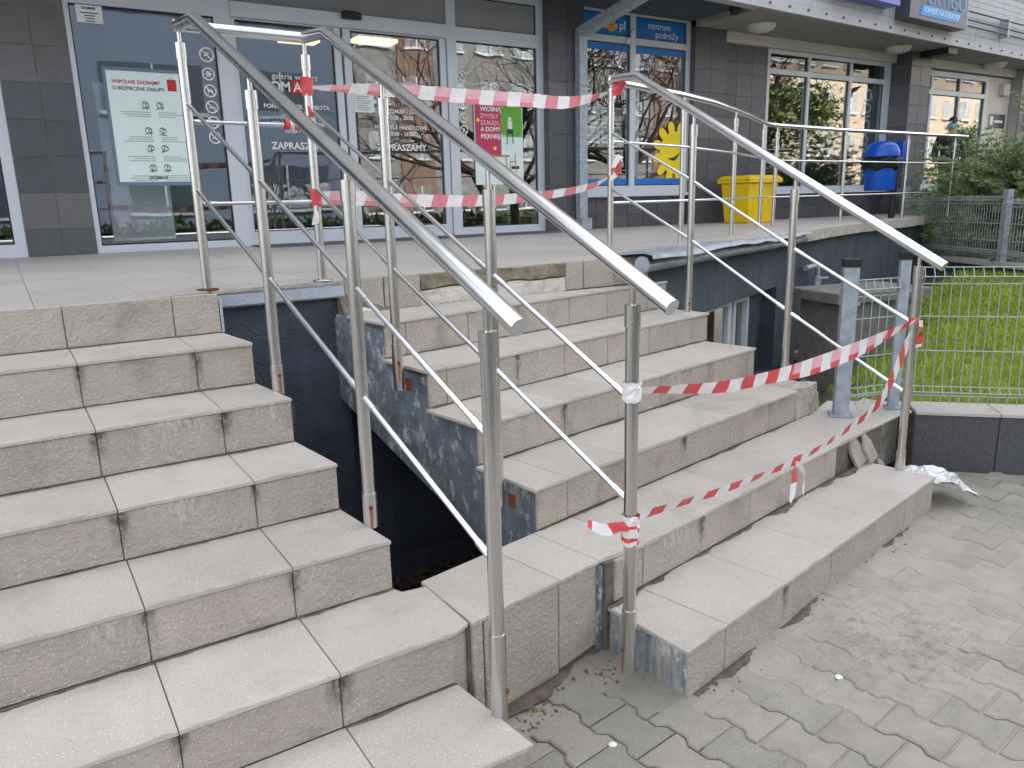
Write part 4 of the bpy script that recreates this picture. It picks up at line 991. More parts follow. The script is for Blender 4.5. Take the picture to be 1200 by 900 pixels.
# interior
rm = MB(); rm.box((-2.5, 9.0, ZP), (15.2, 9.1, 3.6)); rm.box((-2.5, 4.06, ZP-.1), (15.2, 9.0, ZP-.02)); rm.box((-2.5, 4.06, 3.565), (15.2, 9.0, 3.6)); rm.box((-2.6, 4.06, ZP), (-2.5, 9, 3.6)); rm.box((4.55, 4.3, ZP), (4.65, 9, 3.56)); rm.box((7.2, 4.3, ZP), (7.3, 9, 3.56)); rm.box((10.9, 4.3, ZP), (11.0, 9, 3.56)); rm.box((15.1, 4.06, ZP), (15.2, 9, 3.6))
rm.build('interior_room', 'void', bd)
for x, y, z, sx in ((2.6, 6.4, 3.35, .22), (3.3, 5.8, 3.3, .25), (8.6, 5.3, 3.32, .35), (9.2, 5.9, 3.32, .4), (5.6, 5.4, 3.1, .16)):
    mb = MB(); mb.box((x-sx, y-.12, z), (x+sx, y+.12, z+.04)); mb.build('ceiling_lamp', 'lamp', bd)
# canopy, parapet, upper floors
def ey_(x): return 2.88+.066*(x-6.3)
so_ = MB(); so_.prism([(6.60, ey_(6.6)+.03, 3.43), (18, ey_(18)+.03, 3.43), (18, 4.3, 3.43), (6.60, 4.3, 3.43)], (0, 0, .1)); so_.build('soffit', 'soffit', bd)
mb = MB(); mb.prism([(-6, ey_(-6)+.03, 3.565), (6.6, ey_(6.6)+.03, 3.50), (6.6, 4.3, 3.50), (-6, 4.3, 3.565)], (0, 0, .06)); mb.build('soffit', 'soffit2', bd)
for k in range(14):                       # ribs of the sheet-metal soffit
    y = 2.95+.075*k; mb = MB(); mb.prism([(4.0, y, 3.492), (6.59, y+.02, 3.49), (6.59, y+.045, 3.49), (4.0, y+.025, 3.492)], (0, 0, .012)); mb.build('soffit_rib', 'soffit2', bd)
def pw(x, d, z): return Vector((x, ey_(x)-d, z))
mb = MB(); mb.prism([pw(-6, 0, 3.44), pw(18, 0, 3.44), pw(18, -.14, 3.44), pw(-6, -.14, 3.44)], (0, 0, .11)); mb.build('parapet_base', 'parapet', bd)
mb = MB(); mb.prism([pw(-6, -.02, 3.55), pw(18, -.02, 3.55), pw(18, -.14, 3.55), pw(-6, -.14, 3.55)], (0, 0, 1.3)); mb.build('parapet_core', 'grout', bd)
z = 3.553
for r in range(9):                        # cladding courses
    for c in range(13):
        x0 = 5.2+.8*c; mb = MB(); slab(mb, [pw(x0+.003, -.004, z), pw(x0+.797, -.004, z), pw(x0+.797, -.004, z+.072), pw(x0+.003, -.004, z+.072)], (0, -1, 0), .012, .0015, jit=.0008)
        mb.build('cladding_panel', 'parapet', bd)
    z += .075
for k in range(26):
    x = 6.0+.36*k; mb = MB(); mb.tube([pw(x, -.002, 3.50), pw(x, .012, 3.50)], .014, 8); mb.build('bolt', 'dark', bd)
mb = MB(); mb.box((10.95, ey_(11)+.05, 3.345), (11.18, 3.66, 3.429)); mb.build('canopy_beam', 'dark', bd)
mb = MB(); mb.box((-9, 3.75, 3.6), (17, 14, 16)); mb.box((17, 6, 3.6), (30, 14, 13)); mb.build('upper_floors', 'upper', bd)
mb = MB(); mb.box((-9, 4.3, -.0), (-2.62, 14, 3.62)); mb.box((-6, 4.0, ZP), (-2.42, 4.3, 3.62)); mb.build('side_wing', 'granite_d', bd)
for x, y in ((7.3, 3.50), (10.3, 3.60), (13.2, 3.72)):
    mb = MB(); mb.lathe([(.0, -.085), (.08, -.078), (.14, -.055), (.165, -.02), (.17, 0)], (x, y, 3.43), 24); l = tag(mb.build('ceiling_lamp', 'dome'), {7.3: 'unlit white dome lamp on the soffit nearest the travel agency', 10.3: 'unlit white dome lamp on the soffit left of the dark beam', 13.2: 'unlit white dome lamp on the soffit right of the dark beam'}[x], 'lamp', 'dome lamps under the overhang')
mb = MB(); mb.lathe([(0, -.11), (.05, -.1), (.07, -.06), (.06, -.02), (.06, 0)], (6.42, 3.12, 3.49), 16)
tag(mb.build('security_camera', 'dark'), 'small dark dome camera under the corrugated soffit edge', 'camera')
# downpipe
dp = empty('downpipe', (4.83, 3.78, ZP), 'grey square downpipe with a slanting upper arm beside the travel agency window', 'downpipe')
mb = MB(); mb.box((4.76, 3.765, 1.2), (4.865, 3.845, 3.20)); mb.build('pipe', 'galv', dp)
mb = MB(); mb.obox((4.815, 3.765, 1.19), (.068, 0, 0), (0, .055, 0), (0, 0, .06)); mb.build('pipe_foot', 'galv', dp)
mb = MB(); mb.obox((4.815, 3.8, 2.66), (.062, 0, 0), (0, .05, 0), (0, 0, .012)); mb.build('pipe_clamp', 'galv', dp)
a, b = Vector((4.81, 3.83, 3.18)), Vector((4.99, 2.87, 3.44)); d = (b-a)/2
mb = MB(); s = d.cross(Vector((0, 0, 1))).normalized(); u = s.cross(d).normalized(); mb.obox((a+b)/2, d, s*.055, u*.05); mb.build('pipe_arm', 'galv', dp)
mb = MB(); pts = [Vector((4.98, FY-.05, 3.05))]+[Vector((4.98+.7*t, FY-.05, 3.05-.30*math.sin(PI*min(1, t*1.1))+.28*t)) for t in np.linspace(.1, 1, 9)]
mb.tube(pts, .004, 5); tag(mb.build('cable', 'dark'), 'thin black cable drooping in front of the travel agency window', 'cable')

# ------------------------------------------------------------------ signs on the parapet
pdir = Vector((1, .066, 0)).normalized()
sg = empty('shop_sign', tuple(pw(10.1, .2, 3.62)), 'dark grey sign box with blue lettering above the right shop windows', 'sign')
mb = MB(); mb.prism([pw(9.33, .2, 3.60), pw(10.86, .2, 3.60), pw(10.86, .01, 3.60), pw(9.33, .01, 3.60)], (0, 0, .8)); mb.build('sign_box', 'sgrey', sg)
text('VERTIGO', .30, 9.56, 3.80, ey_(9.56)-.215, 'lblue', sg, bold=-.004, plane=pdir)
mb = MB(); mb.prism([pw(9.58, .204, 3.655), pw(10.60, .204, 3.655), pw(10.66, .204, 3.775), pw(9.64, .204, 3.775)], (0, -.002, 0)); mb.build('sign_band', 'lblue', sg)
text('KAMIEŃ NATURALNY', .098, 9.66, 3.682, ey_(9.66)-.219, 'lwhite', sg, plane=pdir, shear=.1)
mb = MB(); mb.prism([pw(7.75, .2, 3.70), pw(9.08, .2, 3.70), pw(9.08, .01, 3.70), pw(7.75, .01, 3.70)], (0, 0, .7))
tag(mb.build('light_box', 'lilac'), 'plain lilac blue light box on the parapet left of the grey sign', 'sign')
cdt = empty('conduit_rack', tuple(pw(11.8, .1, 3.7)), 'three thin cable rails on brackets along the parapet right of the grey sign', 'rack')
for z in (3.88, 3.77, 3.69):
    mb = MB(); mb.tube([pw(10.88, .11, z), pw(13.5, .11, z)], .012, 6); mb.build('cable_rail', 'dark', cdt)
for x in (11.0, 12.35):
    mb = MB(); mb.prism([pw(x, .12, 3.66), pw(x+.06, .12, 3.66), pw(x+.06, .0, 3.66), pw(x, .0, 3.66)], (0, 0, .26)); mb.build('bracket', 'galv', cdt)

# ------------------------------------------------------------------ lettering, stickers and posters on the glass
GY = FY+.008
def prohibition(name, parent, cx, cz, r, kind):
    mb = MB(); ring(mb, cx, cz, GY, r*.80, r)
    if kind == 'snow':
        for k in range(3):
            a = PI*k/3; bar(mb, cx-r*.6*math.cos(a), cz-r*.6*math.sin(a), cx+r*.6*math.cos(a), cz+r*.6*math.sin(a), r*.12, GY-.0004*k-.0004)
        ring(mb, cx, cz, GY-.002, r*.28, r*.38, seg=12)
    else:
        bar(mb, cx-r*.6, cz+r*.6, cx+r*.6, cz-r*.6, r*.16, GY-.0005)
        if kind == 'dog': bar(mb, cx-r*.4, cz, cx+r*.4, cz, r*.3, GY-.001); bar(mb, cx-r*.35, cz, cx-r*.35, cz-r*.45, r*.12, GY-.0015); bar(mb, cx+r*.3, cz, cx+r*.3, cz-r*.45, r*.12, GY-.0015); bar(mb, cx-r*.35, cz+r*.2, cx-r*.5, cz+r*.4, r*.2, GY-.0012)
        if kind == 'hand':
            for k in range(4): bar(mb, cx-r*.35+.12*r*k, cz-r*.25+.08*r*k, cx-r*.1+.14*r*k, cz+r*.25+.02*r*k, r*.1, GY-.001-.0003*k)
        if kind == 'cig': bar(mb, cx-r*.5, cz-r*.1, cx+r*.5, cz-r*.1, r*.14, GY-.001)
        if kind == 'ice': bar(mb, cx-r*.2, cz-r*.45, cx+r*.1, cz+r*.4, r*.3, GY-.001)
    return mb.build(name, 'lwhite', parent)
for z, k in ((2.717, 'hand'), (2.565, 'snow'), (2.43, 'dog'), (2.30, 'cig'), (2.175, 'ice'), (2.05, 'cig')): prohibition('round_sticker', W1, .970, z, .052 if z < 2.7 else .06, k)
for z, k in ((2.70, 'hand'), (2.55, 'snow'), (2.42, 'dog'), (2.295, 'cig'), (2.175, 'ice')): prohibition('round_sticker', W2, 3.435, z, .048, k)
def entrance_letters(par, cx):
    y = FY+.026
    text('galeria wnętrz', .072, cx, 2.565, y, 'lwhite', par, 'CENTER')
    text('DOM', .115, cx-.045, 2.462, y, 'lwhite', par, 'RIGHT', bold=.002); text('R', .115, cx+.075, 2.462, y, 'lwhite', par, 'LEFT', bold=.002)
    mb = MB(); mb.box((cx-.04, y, 2.447), (cx+.07, y+.0015, 2.56)); mb.build('red_logo_square', 'lred', par)
    text('A', .115, cx+.015, 2.462, y-.002, 'lwhite', par, 'CENTER', bold=.002)
    text('PONIEDZIAŁEK - SOBOTA', .052, cx, 2.315, y, 'lwhite', par, 'CENTER', bold=.001); text('10:00 - 20:00', .052, cx, 2.255, y, 'lwhite', par, 'CENTER', bold=.001)
    text('NIEDZIELE HANDLOWE', .052, cx, 2.165, y, 'lwhite', par, 'CENTER', bold=.001); text('10:00 - 16:00', .052, cx, 2.105, y, 'lwhite', par, 'CENTER', bold=.001)
    text('ZAPRASZAMY', .085, cx, 1.965, y, 'lwhite', par, 'CENTER', bold=.0015)
entrance_letters(D1, 1.72); entrance_letters(D2, 2.74)
js = MB(); js.box((1.36, FY+.036, 2.14), (1.69, FY+.0375, 2.29)); jo = tag(js.build('painted_reflection', 'greyblue'), 'grey blue rectangle with lettering painted as a reflection on the left glass door leaf', 'painted_reflection')  # mirror image in the door glass, drawn as a coloured plate with letters
text('JYSK', .085, 1.46, 2.185, FY+.034, 'lteal', jo, bold=.002)
# poster, left window
po = empty('poster', (.45, FY, 1.66), 'pale mint safety notice with rows of small icons on the left shop window', 'poster')
fq = MB(); fquad(fq, .155, .80, 1.655, 2.575, FY+.004); fq.build('poster_sleeve', 'greyblue', po)
fq = MB(); fquad(fq, .18, .775, 1.685, 2.548, FY+.002); fq.build('poster_sheet', 'paper', po); PY = FY+.0008
text('WSPÓLNIE ZADBAJMY', .036, .215, 2.455, PY, 'lred', po, bold=.001); text('O BEZPIECZNE ZAKUPY:', .036, .215, 2.405, PY, 'lteal', po, bold=.001)
fq = MB(); fquad(fq, .63, .70, 2.41, 2.50, PY, t=.001); ring(fq, .665, 2.502, PY-.0005, .012, .017, seg=12); fq.build('red_bag_print', 'lred', po); fq = MB(); fquad(fq, .75, .768, 2.40, 2.47, PY, t=.001); fq.build('red_bottle_print', 'lred', po)
fq = MB(); rr2 = random.Random(5)
for k, zc in enumerate((2.285, 2.085, 1.945, 1.79)):
    for xc in (.445, .555):
        ring(fq, xc, zc+.01, PY, .022, .027, seg=10); bar(fq, xc-.03, zc-.02, xc+.03, zc-.02+rr2.uniform(-.01, .02), .006, PY-.0003); bar(fq, xc-.02, zc+.03, xc+.025, zc+.015, .005, PY-.0006); bar(fq, xc+rr2.uniform(-.02, .02), zc-.03, xc, zc+.02, .006, PY-.0009)
fq.build('icon_print', 'ldark', po)['kind'] = 'stuff'
fq = MB()
for k, zc in enumerate((2.235, 2.04, 1.885, 1.73)):
    for q in range(3):
        x0 = .25+rr2.uniform(0, .06); fquad(fq, x0, .475, zc-q*.017, zc-q*.017+.0045, PY, t=.0008); fquad(fq, .535, .70+rr2.uniform(-.05, .05), zc-q*.017, zc-q*.017+.0045, PY, t=.0008)
fq.build('text_lines', 'lgrey', po)
text('DOMAR', .04, .48, 1.705, PY, 'ldark', po, 'CENTER', bold=.001)
# door plate upper left
pl = empty('wall_plate', (.12, FY, 2.88), 'small white notice plate high in the corner of the left shop window', 'plate')
fq = MB(); fquad(fq, .03, .215, 2.885, 3.015, FY+.003); fq.build('plate', 'paperw', pl)
text('DOMAR', .026, .122, 2.985, FY+.001, 'ldark', pl, 'CENTER', bold=.001)
fq = MB()
for q, (a, b) in enumerate(((.06, .185), (.085, .16), (.09, .155), (.09, .155))): fquad(fq, a, b, 2.955-.02*q, 2.962-.02*q, FY+.001, t=.0008)
fq.build('text_lines', 'ldark', pl)
# notice on door
fq = MB(); fquad(fq, 2.275, 2.47, 2.31, 2.50, FY+.03); nt_ = tag(fq.build('notice', 'paper'), 'small pale notice sheet on the right glass door leaf', 'notice')
fq = MB()
for q in range(8): fquad(fq, 2.295, 2.44-.02*(q % 3), 2.47-.02*q, 2.476-.02*q, FY+.028, t=.001)
fq.build('text_lines', 'lgrey', nt_)
# poster, right window
p2 = empty('poster', (3.85, FY, 1.6), 'tall magenta and green spring furniture poster on the window right of the doors', 'poster')
fq = MB(); fquad(fq, 3.555, 4.155, 1.63, 2.56, FY+.004); fq.build('poster_sheet', 'paper', p2)
fq = MB(); fquad(fq, 3.565, 3.88, 1.93, 2.555, FY+.002, t=.001); fq.build('magenta_panel', 'magenta', p2)
fq = MB(); fquad(fq, 3.88, 4.145, 2.12, 2.555, FY+.002, t=.001); fq.build('green_panel', 'green', p2)
for s, z in (('WIOSNĄ', 2.37), ('ZMYSŁY', 2.30), ('SZALEJĄ', 2.235), ('A DOMY', 2.17), ('PIĘKNIEJĄ!', 2.10)): text(s, .062, 3.63, z, FY+.0005, 'lwhite' if z in (2.37, 2.17, 2.10) else 'tpink', p2, bold=.0015)
fq = MB(); fquad(fq, 3.66, 3.98, 1.915, 1.935, FY+.0004, t=.001); bar(fq, 3.70, 1.915, 3.69, 1.78, .012, FY+.0002); bar(fq, 3.93, 1.915, 3.95, 1.76, .012, FY+.0002); fquad(fq, 3.98, 4.06, 1.86, 1.872, FY+.0004, t=.001); bar(fq, 3.99, 1.86, 3.98, 1.75, .009, FY+.0002); bar(fq, 4.05, 1.95, 4.06, 1.75, .010, FY+.0002); fq.build('table_print', 'wood', p2)
fq = MB(); ring(fq, 3.99, 2.30, FY+.0002, 0.0, .022, seg=10); fquad(fq, 3.965, 4.02, 2.20, 2.28, FY+.0003, t=.001); fq.build('figure_print', 'paperw', p2)
fq = MB(); fquad(fq, 3.955, 4.03, 2.15, 2.20, FY+.0003, t=.001); bar(fq, 3.96, 2.15, 3.95, 2.04, .01, FY+.0001); bar(fq, 4.02, 2.15, 4.03, 2.05, .01, FY+.0001); fquad(fq, 4.0, 4.10, 1.79, 1.82, FY+.0003, t=.001); fq.build('figure_print', 'ldark', p2)
fq = MB(); fquad(fq, 3.9, 3.97, 2.42, 2.50, FY+.0003, t=.001); fquad(fq, 3.97, 4.05, 2.44, 2.47, FY+.0003, t=.001); fq.build('red_print', 'lred', p2)
fq = MB(); ring(fq, 3.60, 2.28, FY+.0002, 0, .02, seg=9); ring(fq, 3.80, 2.0, FY+.0002, 0, .02, seg=9); fq.build('flower_print', 'yellow', p2)
# board standing inside left window
bq = MB(); bq.box((.12, 4.35, 1.2), (.62, 4.37, 2.5)); tag(bq.build('display_board', 'paperw'), 'white display board standing inside behind the left shop window', 'board')
# travel agency
text('wakacje', .13, 5.06, 3.315, FY+.007, 'lwhite', W3, bold=.001); text('pl', .13, 5.50, 3.315, FY+.007, 'lwhite', W3, bold=.001)
def sun_logo(mb, cx, cz, r, y, np_, rp0, clampx=9e9, clampz=-9e9, pl_=1.0):
    cl = lambda x, z: (min(x, clampx), y, max(z, clampz))
    mb.add([cl(cx+r*math.cos(2*PI*j/28), cz+r*math.sin(2*PI*j/28)) for j in range(28)], [tuple(range(28))])
    for k in range(np_):
        a = 2*PI*k/np_+rp0; vs = []
        for j in range(14):
            t = 2*PI*j/14; u = r*(.98+.34*pl_)+r*.62*pl_*math.cos(t)*.95; v = r*(.30 if pl_ > .6 else .215)*math.sin(t)
            vs.append(cl(cx+u*math.cos(a)-v*math.sin(a), cz+u*math.sin(a)+v*math.cos(a)))
        mb.v += [Vector(p)-Vector((0, .0003*(k % 3+1), 0)) for p in vs]; o = len(mb.v)-14; mb.f.append(list(range(o, o+14))); mb.m.append(0); mb.smooth.append(False)
def smile(mb, cx, cz, w_, y, tilt):
    vs = []
    for j in range(13):
        t = j/12*2-1; x = w_*t; zz = -w_*.62*(1-t*t); vs.append((x, zz))
    for j in range(12, -1, -1):
        t = j/12*2-1; x = w_*t; zz = -w_*.25*(1-t*t); vs.append((x, zz))
    mb.add([(cx+x*math.cos(tilt)-z*math.sin(tilt), y, cz+x*math.sin(tilt)+z*math.cos(tilt)) for x, z in vs], [tuple(range(26))])
mb = MB(); sun_logo(mb, 5.375, 3.355, .055, FY+.005, 12, .1, pl_=.5); mb.build('sun_print', 'orange', W3)
mb = MB(); smile(mb, 5.375, 3.355, .028, FY+.002, 0); mb.build('smile_print', 'ldark', W3)
text('centrum', .105, 5.93, 3.362, FY+.007, 'lwhite', W3); text('podróży', .105, 6.05, 3.272, FY+.007, 'lwhite', W3)
for x0, x1 in ((4.946, 5.649), (5.726, 6.534)):
    for za, zb in ((3.085, 3.164), (1.601, 1.68)): mb = MB(); fquad(mb, x0, x1, za, zb, GY); mb.build('blue_band', 'blue', W3)
    mb = MB(); n_ = int((x1-x0)/.032)
    for q in range(n_):
        for z in (2.985, 1.775): mb.add([(x0+.02+.032*q+.007*math.cos(j*PI/3), GY, z+.007*math.sin(j*PI/3)) for j in range(6)], [tuple(range(6))])
    mb.build('dot_row', 'lwhite', W3)
mb = MB(); sun_logo(mb, 6.40, 1.985, .25, GY-.001, 12, .22, 6.533, 1.682, .55); sl = tag(mb.build('sun_decal', 'yellow'), 'big yellow smiling sun film on the lower right of the travel agency window', 'decal')
mb = MB(); smile(mb, 6.38, 1.96, .11, GY-.004, .35); mb.build('smile', 'ldark', sl)
mb = MB(); mb.box((5.76, 4.12, 1.55), (5.93, 4.14, 3.1)); tag(mb.build('blind', 'paperw'), 'narrow white blind hanging inside the right half of the travel agency window', 'blind')
k = 0
for x0 in (4.97, 5.30):
    for z0 in (2.08, 2.29):
        mb = MB(); mb.box((x0, 4.05, z0), (x0+.30, 4.055, z0+.19)); o = tag(mb.build('offer_sheet', 'paperw'), ('lower left', 'upper left', 'lower right', 'upper right')[k]+' printed white offer sheet behind the left travel agency window', 'sheet', 'offer sheets in the travel agency window'); k += 1
        mb = MB(); rq = random.Random(k)
        for q in range(6): a = x0+.02+.05*q; mb.box((a, 4.047, z0+.10), (a+.04, 4.0495, z0+.17))
        mb.build('photo_print', 'greyblue', o)
        mb = MB()
        for q in range(6): a = x0+.02+.05*q; mb.box((a, 4.047, z0+.03), (a+.035, 4.0495, z0+.045))
        mb.build('price_print', 'lred', o)
# banner inside the right shop window, its lettering seen from behind
bn = empty('banner', (10.35, 4.1, 1.6), 'navy roll-up banner with reversed vertical lettering inside the shop window by the blue bin', 'banner')
mb = MB(); mb.box((10.12, 4.06, 1.5), (10.58, 4.075, 2.94)); mb.build('banner_sheet', 'navy', bn)
text('QUICK-STEP', .24, 10.44, 1.62, 4.052, 'lwhite', bn, 'RIGHT', rot=PI/2, mirror=True, bold=.002)
fq = MB(); fquad(fq, 13.66, 14.2, 2.47, 2.70, FY-.024); pq = tag(fq.build('name_plate', 'sgrey'), 'dark nameplate on the beige wall panel above the juniper', 'plate')
fq = MB(); fquad(fq, 13.70, 13.80, 2.52, 2.66, FY-.027, t=.002); fquad(fq, 13.84, 14.12, 2.56, 2.60, FY-.027, t=.002); fq.build('print', 'paperw', pq)
mb = MB(); mb.box((13.90, FY-.10, 3.0), (14.10, FY-.021, 3.18)); tag(mb.build('alarm_box', 'cream'), 'small pale alarm box high on the beige wall panel', 'box')

# ------------------------------------------------------------------ bins
yb = empty('grit_bin', (7.15, 3.45, ZP), 'yellow plastic bin with a flat lid against the granite wall on the terrace', 'bin')
def tbox(mb, c, w0, d0, w1, d1, z0, z1, mi=0):
    x, y = c; vs = [(x-w0/2, y-d0/2, z0), (x+w0/2, y-d0/2, z0), (x+w0/2, y+d0/2, z0), (x-w0/2, y+d0/2, z0), (x-w1/2, y-d1/2, z1), (x+w1/2, y-d1/2, z1), (x+w1/2, y+d1/2, z1), (x-w1/2, y+d1/2, z1)]
    return mb.add(vs, [(3,2,1,0),(4,5,6,7),(0,1,5,4),(1,2,6,5),(2,3,7,6),(3,0,4,7)], mi)
YC = (7.17, 3.46)
def bevel(o, w_, s=2):
    m_ = o.modifiers.new('bevel', 'BEVEL'); m_.width = w_; m_.segments = s; m_.limit_method = 'ANGLE'; return o
mb = MB(); tbox(mb, YC, .43, .40, .53, .46, ZP, 1.60); bevel(mb.build('bin_body', 'ybin', yb), .02)
mb = MB(); tbox(mb, YC, .60, .52, .60, .52, 1.60, 1.635); bevel(mb.build('rim', 'ybin', yb), .008)
mb = MB(); tbox(mb, YC, .62, .54, .52, .42, 1.637, 1.69); bevel(mb.build('lid', 'ybin', yb), .012)
mb = MB(); 
for dx in (-.15, 0, .15): mb.add([(YC[0]+dx-.02, YC[1]-.207, ZP+.02), (YC[0]+dx+.02, YC[1]-.207, ZP+.02), (YC[0]+dx+.024, YC[1]-.233, 1.58), (YC[0]+dx-.024, YC[1]-.233, 1.58)], [(0, 1, 2, 3)])
mb.build('rib', 'ybin', yb)
mb = MB(); mb.box((YC[0]-.08, YC[1]-.275, 1.60), (YC[0]+.08, YC[1]-.258, 1.625)); mb.build('handle', 'ybin', yb)
bb = empty('litter_bin', (9.62, 3.29, 1.455), 'blue plastic litter bin with a domed hood and black bag on a dark post', 'bin')
BC = (9.62, 3.29, 0)
mb = MB(); mb.lathe([(0, 1.47), (.185, 1.47), (.19, 1.49), (.205, 1.82), (.205, 1.84)], BC, 28); mb.build('bin_body', 'bbin', bb)
mb = MB(); mb.lathe([(.222, 1.92), (.222, 1.95), (.215, 2.0), (.19, 2.06), (.14, 2.105), (.07, 2.125), (0, 2.13)], BC, 28); mb.build('hood', 'bbin', bb)
mb = MB(); pr = []
for j in range(4): pr.append([.2+.02*j, 1.85-.0*j])
mb.lathe([(.207, 1.75), (.235, 1.79), (.225, 1.84), (.25, 1.87), (.21, 1.895), (.2, 1.93)], BC, 30)
for v in mb.v: a = math.atan2(v.y-BC[1], v.x-BC[0]); k = 1+.07*math.sin(a*9+v.z*30)+.05*math.sin(a*17); v.x = BC[0]+(v.x-BC[0])*k; v.y = BC[1]+(v.y-BC[1])*k; v.z += .02*math.sin(a*5)
mb.build('bin_bag', 'bag', bb)
mb = MB(); mb.box((9.82, 3.13, 1.80), (9.96, 3.22, 2.12)); mb.build('back_plate', 'bbin', bb)
mb = MB(); mb.tube([(9.90, 3.26, 1.083), (9.90, 3.26, 2.05)], .04, 12); mb.box((9.80, 3.24, 1.62), (9.90, 3.28, 1.66)); mb.build('bin_post', 'dark', bb)
bb.location = (8.76, 2.74, 1.455); bb.scale = (.95, .95, .92)

# ------------------------------------------------------------------ barrier tape
def catmull(P, n):
    P = [Vector(p) for p in P]; P = [2*P[0]-P[1]]+P+[2*P[-1]-P[-2]]; out = []
    for i in range(1, len(P)-2):
        for k in range(n):
            t = k/n; a, b, c, d = P[i-1:i+3]
            out.append(.5*((2*b)+(c-a)*t+(2*a-5*b+4*c-d)*t*t+(3*b-a-3*c+d)*t**3))
    out.append(P[-2]); return out
def ribbon(pts, wds, twist, stripe=.055, skew=.35, phase=0., sub=14, pale=None, crinkle=.006):
    """striped band along pts; faces switch red/white by length; skew slants the stripes"""
    mb = MB(); C_ = catmull(pts, sub); n = len(C_)
    wi = np.interp(np.linspace(0, 1, n), np.linspace(0, 1, len(wds)), wds); ti = np.interp(np.linspace(0, 1, n), np.linspace(0, 1, len(twist)), twist)
    L = [0.]
    for i in range(1, n): L.append(L[-1]+(C_[i]-C_[i-1]).length)
    # resample at stripe fractions so that colour changes fall on face edges
    tot = L[-1]; m = max(8, int(tot/(stripe/4))); s = np.linspace(0, tot, m+1)
    cx = [np.interp(s, L, [p[k] for p in C_]) for k in range(3)]; wi = np.interp(s, L, wi); ti = np.interp(s, L, ti)
    for i in range(m+1):
        p = Vector((cx[0][i], cx[1][i], cx[2][i])); q = Vector((cx[0][min(i+1, m)], cx[1][min(i+1, m)], cx[2][min(i+1, m)])); r_ = Vector((cx[0][max(i-1, 0)], cx[1][max(i-1, 0)], cx[2][max(i-1, 0)]))
        d = (q-r_).normalized(); sd_ = Vector((d.y, -d.x, 0)).normalized(); u_ = sd_.cross(d).normalized()
        if u_.z < 0: u_ = -u_
        wv = u_*math.cos(ti[i])+sd_*math.sin(ti[i])
        for j, f in enumerate((-.5, -.17, .17, .5)):
            cr = mnoise.noise(Vector((s[i]*25, j*3.1, phase)))*crinkle
            mb.v.append(p+wv*wi[i]*f+d*(f*skew*wi[i])+sd_*cr+Vector((0, 0, cr*.5)))
    for i in range(m):
        red = int((s[i]+phase)/stripe) % 2
        for j in range(3):
            a = i*4+j; mb.f.append([a, a+1, a+5, a+4]); mb.smooth.append(True)
            mb.m.append((2 if pale and pale[0] < s[i]/tot < pale[1] and j > 0 else 0) if red else 1)
    return mb
TM = ['tred', 'twhite', 'tpink']; TF = ['tsheer', 'twhite', 'tpink']
def wrap(parent, c, r, z0, z1, mats, name='wrap', seed=0):
    mb = MB(); rr3 = random.Random(seed); nr = 7
    for i in range(nr+1):
        z = lerp(z0, z1, i/nr)
        for j in range(18):
            a = 2*PI*j/18; q = r*(1+.10*rr3.uniform(-1, 1)); mb.v.append(Vector((c[0]+q*math.cos(a), c[1]+q*math.sin(a), z+rr3.uniform(-.003, .003))))
    for i in range(nr):
        for j in range(18):
            a = i*18+j; b = i*18+(j+1) % 18; mb.f.append([a, b, b+18, a+18]); mb.m.append(0 if len(mats) == 1 else int((i+j//7) % 3 == 2)); mb.smooth.append(False)
    return mb.build(name, mats, parent)
def tape(label, pts, wds, tw, **kw):
    t = empty('barrier_tape', tuple(pts[0]), label, 'barrier tape', 'red and white barrier tapes across the damaged staircase')
    ribbon(pts, wds, tw, **kw).build('tape_band', TF if 'top' in label else TM, t); return t
t1 = tape('upper striped tape across the top of the right stairs, red bow at its end', [(.535, .23, 1.962), (.818, .286, 1.976), (1.158, .348, 1.984), (1.486, .408, 1.986), (1.854, .475, 1.995), (2.125, .524, 2.0), (2.343, .564, 2.035), (2.53, .595, 2.085)], [.016, .05, .066, .073, .075, .07, .048, .02], [.5, .25, .1, .0, -.1, -.1, .2, .8], stripe=.098, phase=.02, pale=(.0, .72))
wrap(t1, Q[0], .0245, 1.925, 2.0, ['tred'], seed=1)
ribbon([(.497, .19, 1.93), (.50, .185, 1.87), (.515, .186, 1.80), (.525, .188, 1.745)], [.012, .016, .03, .05], [.2, .4, .3, .6], stripe=.05).build('loose_end', TM, t1)
ribbon([(2.53, .585, 2.07), (2.56, .555, 2.085), (2.60, .545, 2.115), (2.575, .56, 2.14), (2.54, .58, 2.10)], [.02, .045, .06, .05, .02], [0, .3, .6, .5, .2], stripe=.2, phase=.0).build('bow', ['tred', 'tred', 'tred'], t1)
t2 = tape('lower striped tape across the top of the right stairs, drooping in front of the doors', [(.53, .234, 1.49), (.733, .271, 1.486), (.972, .314, 1.472), (1.522, .414, 1.462), (1.976, .497, 1.484), (2.342, .563, 1.528), (2.535, .598, 1.585)], [.06, .068, .062, .058, .05, .04, .016], [.2, .05, 0, 0, .1, .2, .6], stripe=.098, phase=.05, pale=(.0, .3))
wrap(t2, Q[0], .0245, 1.455, 1.53, ['tred'], seed=2)
ribbon([(.497, .19, 1.46), (.492, .185, 1.42), (.485, .183, 1.375)], [.02, .025, .03], [.2, .2, .3], stripe=.2).build('loose_end', ['twhite', 'twhite', 'twhite'], t2)
ribbon([(2.52, .575, 1.57), (2.55, .55, 1.61), (2.585, .545, 1.68), (2.565, .55, 1.70), (2.535, .58, 1.62)], [.02, .04, .05, .045, .02], [0, .2, .4, .4, .1], stripe=.09, phase=.05).build('bow', TM, t2)
kn = MB()
rr4 = random.Random(9)
